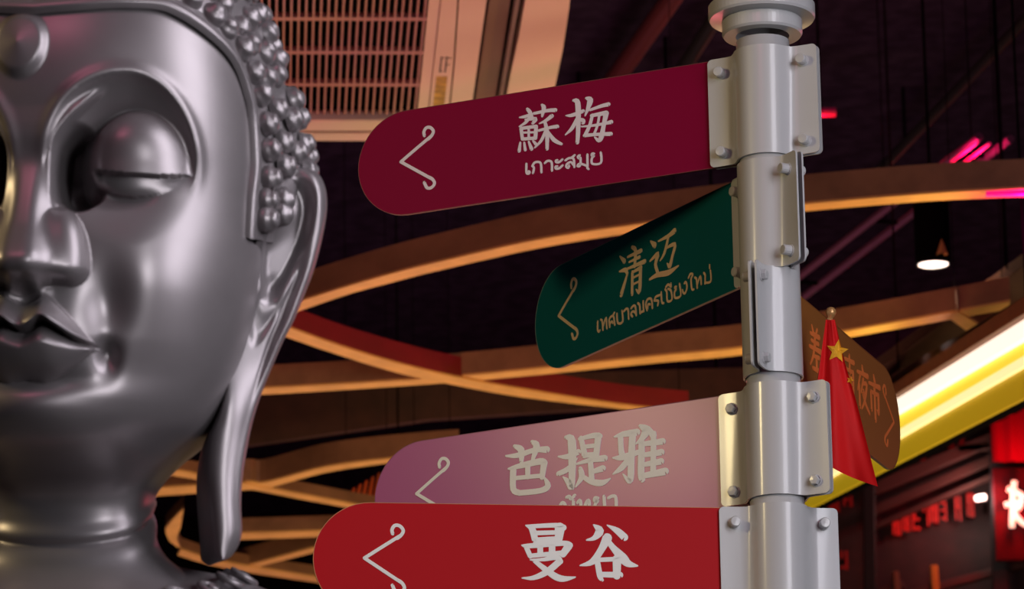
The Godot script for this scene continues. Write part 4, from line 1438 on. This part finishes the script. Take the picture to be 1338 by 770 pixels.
func make_materials() -> void:
	M.pewter = mottled(Color(0.58, 0.55, 0.56), 0.37, 0.55, 0.02, 0.9)
	M.plinth = mat(Color(0.06, 0.05, 0.05), 0.5)
	M.white_paint = mat(Color(0.70, 0.70, 0.705), 0.42)
	M.white_paint.clearcoat_enabled = true
	M.white_paint.clearcoat = 0.6
	M.white_paint.clearcoat_roughness = 0.15
	M.crimson = satin(Color(0.48, 0.01, 0.19), 0.5)
	M.crimson.metallic_specular = 0.15
	M.edge_crimson = mat(Color(0.42, 0.02, 0.16), 0.5)
	M.green = satin(Color(0.04, 0.34, 0.36), 0.5)
	M.edge_green = mat(Color(0.45, 0.50, 0.45), 0.5)
	M.brown = satin(Color(0.52, 0.33, 0.15), 0.5)
	M.edge_brown = mat(Color(0.40, 0.22, 0.10), 0.5)
	M.purple = satin(Color(0.64, 0.33, 0.52), 0.22)
	M.purple.metallic_specular = 0.26
	M.edge_purple = mat(Color(0.5, 0.24, 0.36), 0.5)
	M.red = satin(Color(0.66, 0.08, 0.11), 0.5)
	M.red.metallic_specular = 0.18
	M.edge_red = mat(Color(0.72, 0.45, 0.28), 0.5)
	M.ink_white = mat(Color(0.86, 0.86, 0.84), 0.5)
	M.ink_lilac = mat(Color(0.82, 0.78, 0.82), 0.5)
	M.ink_cream = mat(Color(0.86, 0.74, 0.60), 0.5)
	M.ink_orange = mat(Color(0.85, 0.45, 0.20), 0.5)
	M.ink_dark = mat(Color(0.07, 0.06, 0.06), 0.6)
	M.black = satin(Color(0.03, 0.03, 0.035), 0.7)
	M.black.metallic_specular = 0.08
	M.near_black = mat(Color(0.05, 0.03, 0.045), 0.6)
	M.floor = mottled(Color(0.20, 0.17, 0.15), 0.35, 0.0, 0.03, 0.8)
	M.ceiling = mottled(Color(0.20, 0.15, 0.24), 0.9, 0.0, 0.02, 0.7)
	M.dark_wall = mottled(Color(0.08, 0.055, 0.07), 0.8, 0.0, 0.02, 0.8)
	M.ceiling.metallic_specular = 0.0
	M.dark_wall.metallic_specular = 0.05
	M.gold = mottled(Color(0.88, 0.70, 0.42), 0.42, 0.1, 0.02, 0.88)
	M.beam_brown = mottled(Color(0.60, 0.45, 0.34), 0.38, 0.1, 0.02, 0.8)  # sides darker than the gold strip, their shade put into the colour
	M.beam_red_light = mottled(Color(0.48, 0.04, 0.12), 0.45, 0.0, 0.02, 0.85)  # crimson paint stands for red light on this beam
	M.brown_board = mottled(Color(0.30, 0.19, 0.15), 0.7, 0.0, 0.02, 0.8)
	M.cornice = mottled(Color(0.42, 0.24, 0.12), 0.6, 0.0, 0.02, 0.85)
	M.orange = mat(Color(0.75, 0.33, 0.10), 0.5)
	M.ac_white = mat(Color(0.83, 0.73, 0.72), 0.4)
	M.ac_slat = mat(Color(0.66, 0.48, 0.48), 0.4)
	M.ac_vane = mat(Color(0.45, 0.36, 0.36), 0.4)
	M.sticker = mottled(Color(0.85, 0.66, 0.22), 0.5, 0.0, 0.05, 0.5)
	M.violet = mat(Color(0.40, 0.24, 0.38), 0.4, 0.3)  # purple light on the track rails, put into their colour
	M.pipe_red = mat(Color(0.30, 0.10, 0.14), 0.5)
	M.pipe_dark = mat(Color(0.08, 0.07, 0.09), 0.5)
	M.maroon = mottled(Color(0.22, 0.09, 0.09), 0.7, 0.0, 0.02, 0.7)
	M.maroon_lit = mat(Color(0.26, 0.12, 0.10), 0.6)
	M.tan = mat(Color(0.45, 0.28, 0.18), 0.6)
	M.yellow_lit = mat(Color(0.75, 0.50, 0.15), 0.6)
	M.red_plate = satin(Color(0.26, 0.02, 0.06), 0.8)
	M.gold_paint = mat(Color(0.80, 0.60, 0.38), 0.3, 0.4)
	M.flag_red = mat(Color(0.92, 0.03, 0.06), 0.7)
	M.flag_red.backlight_enabled = true
	M.flag_red.backlight = Color(0.8, 0.12, 0.04)
	M.flag_yellow = mat(Color(0.92, 0.66, 0.10), 0.7)
	M.pink_glow = glow(Color(0.8, 0.1, 0.36), 0.6)
	M.magenta_glow = glow(Color(0.80, 0.0, 0.46), 0.75)
	M.crimson_glow = glow(Color(0.5, 0.04, 0.2), 0.3)
	M.white_glow = glow(Color(1.0, 0.97, 0.97), 1.3)
	M.tube_glow = glow(Color(1.0, 0.97, 0.90), 1.0)
	M.tube_glow_soft = glow(Color(0.98, 0.94, 0.68), 0.85)
	M.yellow_glow = glow(Color(0.90, 0.80, 0.20), 0.75)
	M.yellow_dim = glow(Color(0.70, 0.62, 0.08), 0.35)
	M.red_glow = glow(Color(0.65, 0.06, 0.04), 0.6)
	M.red_dim = glow(Color(0.5, 0.04, 0.03), 0.35)
	M.neon_glow = glow(Color(1.0, 0.82, 0.72), 1.4)
	M.banner = satin(Color(0.60, 0.02, 0.14), 0.8)
	M.shop_white = glow(Color(0.9, 0.82, 0.8), 0.8)

func _ready() -> void:
	rng.seed = 11
	# ---- camera
	cam_basis = Basis(Vector3.RIGHT, deg_to_rad(PITCH)) * Basis(Vector3.BACK, -deg_to_rad(ROLL))
	var cam := Camera3D.new()
	cam.name = "camera"
	cam.transform = Transform3D(cam_basis, EYE)
	cam.fov = rad_to_deg(2.0 * atan(PH / 2 / FOC))
	cam.near = 0.05
	cam.far = 100.0
	add_child(cam)
	var attr := CameraAttributesPhysical.new()
	attr.frustum_focal_length = 12.0 / tan(deg_to_rad(cam.fov / 2.0))
	attr.frustum_focus_distance = 5.7
	attr.frustum_far = 100.0
	attr.exposure_aperture = 20.0
	cam.attributes = attr
	cam.current = true
	# ---- surroundings and exposure
	var env := Environment.new()
	env.background_mode = Environment.BG_COLOR
	env.background_color = Color(0.01, 0.008, 0.012)
	env.tonemap_mode = Environment.TONE_MAPPER_LINEAR
	env.tonemap_exposure = 1.0
	env.sdfgi_enabled = true
	env.ssao_enabled = true
	env.ssil_enabled = true
	var we := WorldEnvironment.new()
	we.name = "environment"
	we.environment = env
	add_child(we)
	make_materials()
	# ---- large lights
	build_lights()
	# ---- structure, then things
	build_room()
	build_air_conditioner()
	build_lattice()
	build_ceiling_services()
	build_light_box()
	build_shop()
	build_buddha()
	build_signs()
	build_flag()

func added_uplight(called: String, label: String, pos: Vector3, size: Vector2, c: Color, e: float) -> void:
	# an added, unseen trough on a pole whose glowing face looks straight up
	var t := thing(called, label, "added_uplight", pos)
	obj("trough", box(Vector3(0, -0.035, 0), Vector3(size.x + 0.05, 0.05, size.y + 0.05), Basis.IDENTITY, 0.005), M.black, t)
	obj("lamp_face", box(Vector3(0, -0.005, 0), Vector3(size.x, 0.01, size.y)), glow(c, 2.0), t)
	obj("pole", rod(Vector3(0, -0.05, 0), Vector3(0, -pos.y, 0), 0.02, 10), M.black, t)
	obj("base_plate", box(Vector3(0, -pos.y + 0.01, 0), Vector3(0.4, 0.02, 0.4), Basis.IDENTITY, 0.004), M.black, t)
	var l := AreaLight3D.new()
	l.name = "light"
	l.area_size = size
	l.light_color = c
	l.light_energy = e
	l.shadow_enabled = true
	l.area_range = 30.0
	l.area_attenuation = 2.0
	t.add_child(l)
	l.position = Vector3(0, 0.012, 0)
	l.rotation.x = PI / 2

func build_lights() -> void:
	lamp_panel("lamp_panel", "unseen tall cool white key light panel added close to the right of the bust", Vector3(1.65, 3.65, -3.4), Vector3(-0.3, 2.95, -4.2), Vector2(0.9, 2.0), Color(0.97, 0.96, 1.0), 3.0, 2.0)  # key light added out of view to brighten the bust
	lamp_panel("lamp_panel", "unseen wide white fill light panel added right of the viewer at head height", Vector3(2.3, 2.9, -0.6), Vector3(-0.1, 2.9, -4.6), Vector2(1.0, 1.0), Color(0.98, 0.98, 1.0), 4.6, 2.0)  # added fill that lifts the neck, jaw and boards
	lamp_panel("lamp_panel", "small warm yellow lamp panel hung left of the bust", Vector3(-2.3, 3.8, -3.9), Vector3(0.2, 3.0, -5.5), Vector2(0.3, 0.4), Color(1.0, 0.90, 0.66), 2.0, 2.0)
	bulb("added_globe_lamp", "unseen pink globe light added beyond the post to the right", Vector3(2.6, 3.4, -8.5), 0.16, Color(1.0, 0.32, 0.40), 0.45, 2.0)  # globe added out of view for a pink tint on collar and ear
	added_uplight("added_uplight", "unseen amber light trough added under the nearer lattice beams", Vector3(0.2, 2.2, -10.6), Vector2(2.6, 0.4), Color(1.0, 0.86, 0.62), 3.4)  # added to brighten the near beam undersides from below
	added_uplight("added_uplight", "unseen amber light trough added under the farther lattice beams", Vector3(-0.4, 2.2, -12.6), Vector2(2.0, 0.4), Color(1.0, 0.84, 0.58), 3.0)  # added to brighten the far beam undersides from below
	added_uplight("added_uplight", "unseen pinkish light trough added under the air conditioner", Vector3(-0.3, 2.0, -9.2), Vector2(1.2, 0.4), Color(1.0, 0.42, 0.48), 2.2)  # added to light the air conditioner pink from below
	lamp_panel("lamp_panel", "unseen magenta fill light panel added high between the viewer and the bust", Vector3(-0.9, 5.2, -1.6), Vector3(-0.3, 3.0, -4.4), Vector2(1.1, 0.8), Color(1.0, 0.52, 0.66), 0.6, 1.0)  # added weak fill that tints the bust pinkish
	added_uplight("added_uplight", "unseen violet light trough added far back under the dark ceiling", Vector3(-0.9, 2.4, -13.6), Vector2(1.6, 0.4), Color(0.72, 0.28, 0.80), 1.1)  # added to give the dark ceiling a purple tint

# ---------------------------------------------------------------- brush strokes: x along the board, y up, width, in tenths of a millimetre
var SU := [[3370,364,21,3292,364,43,3195,380,38],[3169,386,37,2975,396,45,2866,386,54],[3258,458,43,3226,416,52,3195,337,43],[3051,482,37,3026,441,60,3053,334,33],[3214,359,37,3287,283,43,3378,242,15],[3286,320,31,3144,311,50,3184,262,43],[3353,219,47,3336,69,43],[3353,213,43,3140,209,47],[3140,206,52,3152,54,52],[3336,67,43,3149,53,42],[3328,152,28,3160,133,28],[3243,215,33,3246,56,33],[3367,24,28,3384,-84,47],[3311,16,28,3299,-84,40],[3247,19,28,3210,-85,49],[3186,22,28,3144,-33,42],[2918,314,57,3003,265,42,3094,239,17],[3109,146,33,2941,163,42,2844,161,52],[3016,255,40,2987,103,56,2991,-117,42],[3006,130,40,3073,5,40,3164,-73,22],[2974,113,33,2893,-9,54,2791,-80,38]]
var MEI := [[2607,475,38,2550,430,73,2551,99,61,2567,-94,49],[2720,290,15,2630,282,49,2476,314,47],[2560,235,42,2634,111,52,2731,34,17],[2522,217,28,2481,186,59,2481,162,54],[2427,479,37,2377,446,82,2404,352,56,2451,249,20],[2386,313,33,2219,343,47,2124,350,56],[2349,240,42,2390,111,45,2450,-2,52],[2464,-15,47,2291,-26,42,2101,-48,54],[2362,236,42,2158,241,63],[2158,235,72,2193,94,56,2229,-60,68,2268,-109,54,2324,-57,20],[2506,110,20,2352,100,33,2174,103,40,2091,109,56],[2254,225,31,2282,95,33,2336,-25,33]]
var KOH := [[3286,-272,30,3288,-377,30,3274,-405,30,3247,-404,30,3245,-382,30,3266,-376,30],[3195,-409,30,3181,-342,30,3203,-314,30],[3203,-314,30,3170,-273,30,3112,-273,30,3081,-307,30,3077,-417,30],[3026,-301,30,2992,-278,30,2948,-285,30,2929,-318,30,2929,-416,30],[2780,-287,30,2829,-318,30,2867,-310,30,2871,-290,30,2852,-287,30],[2780,-367,30,2825,-399,30,2871,-397,30,2878,-371,30,2854,-369,30],[2737,-307,30,2693,-286,30,2641,-289,30,2619,-324,30,2617,-413,30],[2660,-290,30,2608,-257,30],[2628,-382,30,2661,-341,30,2714,-356,30,2729,-390,30,2701,-413,30,2688,-383,30],[2538,-267,30,2564,-282,30,2550,-307,30,2529,-301,30,2528,-388,30],[2438,-424,30,2523,-384,30,2561,-387,30,2569,-409,30,2545,-414,30,2533,-392,30],[2430,-274,30,2433,-424,30,2434,-452,30,2420,-469,30],[2339,-274,30,2367,-274,30,2368,-300,30,2339,-306,30,2369,-333,30,2363,-407,30,2246,-412,29,2243,-274,30]]
var QING := [[3489,432,23,3384,340,74],[3508,230,23,3360,213,66,3318,155,50],[3307,158,34,3406,12,62,3477,-91,74],[3297,373,31,2965,373,62],[3264,295,27,3005,297,50],[3323,217,31,2880,206,65],[3178,475,50,3100,408,66,3131,204,54],[3189,138,54,3209,-149,58],[3178,136,34,2974,148,58],[2986,143,69,3025,-155,69,3108,-114,19],[3181,60,30,3015,64,30],[3185,-28,30,3019,-26,30]]
var MAI := [[2730,443,23,2632,361,88],[2536,388,26,2289,397,57,2143,424,80],[2289,387,50,2399,196,53,2508,120,19],[2375,246,26,2144,245,61,2209,107,57,2279,-11,69,2341,41,19],[2753,177,26,2558,221,73,2621,103,61,2576,-18,57],[2771,-65,34,2581,-53,65,2312,-90,76,2073,-60,22]]
var TH_A := [[4080,-307,34,4085,-411,33,4060,-451,33,4030,-442,33],[4000,-302,33,3965,-331,33,3953,-451,33],[3949,-412,33,3869,-310,33,3853,-456,33],[3777,-454,33,3792,-361,33,3742,-325,33,3680,-340,33,3655,-456,33],[3694,-321,33,3658,-293,33],[3776,-414,33,3730,-393,33,3701,-420,33],[3595,-321,33,3575,-451,33,3457,-460,33,3465,-313,33],[3421,-332,33,3354,-312,33,3314,-342,33,3308,-460,33],[3239,-337,33,3176,-316,33,3133,-347,33,3121,-458,33],[3125,-429,33,3194,-388,33,3247,-411,33,3212,-454,33],[3070,-311,33,3030,-348,33,3023,-458,33],[3023,-450,33,2939,-447,33],[2941,-315,33,2935,-452,33],[2852,-457,33,2877,-367,33,2824,-316,33,2740,-341,33,2721,-461,33],[2844,-451,33,2820,-389,33,2772,-401,33]]
var TH_B := [[2674,-373,33,2630,-333,33,2537,-335,33],[2657,-377,33,2577,-402,33,2593,-456,33],[2502,-304,33,2491,-437,33,2450,-464,33],[2403,-292,33,2368,-333,33,2354,-460,33,2248,-463,33,2264,-346,33,2333,-300,33],[2382,-265,33,2330,-245,33,2262,-291,33],[2268,-289,33,2263,-249,33],[2141,-321,33,2174,-322,33,2142,-358,33,2182,-385,33,2169,-462,33,2036,-466,33,2056,-306,33],[1994,-404,33,1968,-448,33,1919,-458,33,1882,-387,33,1907,-320,33,1941,-326,33],[1839,-278,33,1787,-240,33,1738,-265,33,1779,-311,33,1769,-441,33,1727,-464,33],[1691,-315,33,1652,-348,33,1641,-466,32],[1639,-421,32,1560,-330,32,1544,-440,32],[1477,-310,32,1446,-350,32,1456,-453,32],[1456,-444,32,1321,-457,32,1321,-313,32],[1337,-241,32,1339,-279,32]]
var BA := [[3763,340,26,3592,326,70,3345,362,66,3175,345,89],[3637,452,46,3543,388,93,3542,240,56],[3384,475,46,3321,410,96,3385,231,43],[3728,168,29,3556,185,73,3272,204,86,3212,174,89],[3661,156,90,3666,-99,83,3582,-161,73],[3591,-164,73,3279,-174,73,3169,-126,86,3216,-13,26],[3216,180,93,3248,0,76],[3654,36,56,3247,17,56],[3452,180,73,3455,27,66]]
var TI := [[2899,468,49,2816,403,115,2822,-38,95,2833,-198,72,2874,-116,79,2948,-39,19],[3011,233,22,2876,215,72,2726,255,76],[3016,12,63,2880,54,72,2746,173,19],[2684,428,63,2637,201,82],[2703,422,46,2497,437,72,2414,417,69],[2438,420,95,2475,174,82],[2633,200,69,2475,188,69],[2631,310,56,2463,305,56],[2757,103,29,2542,129,69,2355,125,85],[2557,114,72,2544,-125,75],[2545,-27,59,2386,-2,85],[2702,34,59,2686,-73,79,2773,-188,22],[2677,-65,52,2548,-150,75,2400,-186,79,2284,-147,22]]
var YA := [[2213,382,22,2089,399,72,1894,398,92],[2126,379,75,2121,200,75,2105,125,85],[2240,115,22,2096,104,82,1873,142,65],[1955,389,92,1983,55,92,1995,-162,88,2021,-209,69,2101,-111,19],[2013,76,69,2118,-28,82,2240,-92,22],[1846,473,46,1765,406,118,1828,305,75,1911,253,22],[1830,254,88,1849,-131,91,1833,-217,75],[1815,236,62,1536,232,85],[1819,93,59,1558,97,85],[1822,-30,59,1565,-20,85],[1826,-171,72,1513,-154,98],[1661,350,75,1682,-152,78],[1736,428,62,1665,325,88]]
var PAT := [[2993,-392,43,2964,-367,43,2931,-397,43,2920,-500,43,2872,-430,43,2821,-512,43,2810,-365,43],[2903,-307,43,2865,-299,43,2847,-336,43,2790,-296,43],[2749,-394,43,2712,-374,43,2691,-528,43,2628,-410,43,2591,-392,43,2590,-541,43],[2464,-372,43,2506,-366,43,2507,-403,43,2465,-408,43,2503,-451,43,2498,-561,43,2381,-576,43,2376,-362,43],[2312,-391,43,2256,-373,43,2210,-404,43,2210,-597,43]]
var MAN := [[3109,447,18,3034,409,80,2998,263,77],[3052,437,50,2737,455,60,2649,428,77],[2693,427,125,2709,284,92],[2991,355,57,2739,366,55],[2992,267,65,2702,289,67],[3163,201,16,3069,195,60,2665,233,65,2575,209,77],[3107,179,62,3061,67,60],[2591,199,95,2662,98,82],[3065,71,55,2668,115,57],[2937,187,70,2939,92,70],[2792,202,80,2794,107,80],[3059,23,20,2896,29,47,2744,60,70,2692,6,62],[2707,6,80,2861,-123,77,3025,-199,57,3163,-203,18],[3015,14,50,2873,-98,72,2749,-185,85,2649,-207,70,2517,-185,18]]
var GU := [[2276,465,23,2206,396,105,2273,305,60,2366,278,21],[2112,465,16,1993,399,78,1904,319,93],[2115,307,117,2188,166,85,2304,9,77,2454,-39,18],[2134,320,62,2061,206,72,1937,67,117,1863,-8,90,1753,-35,23],[2266,31,52,1988,47,57],[2244,25,67,2214,-166,70,2186,-216,37],[2001,47,107,2008,-163,90],[2207,-147,65,1967,-150,77]]
var ARROW := [[4731,322,42,4738,374,42,4703,424,42,4645,420,42,4602,365,42,4627,307,42,4676,266,42],[4627,307,42,4848,165,42,5074,17,42],[5074,17,42,4851,-132,42,4622,-284,42],[4670,-250,42,4622,-284,42,4594,-345,41,4640,-396,41,4703,-387,42,4739,-313,42]]
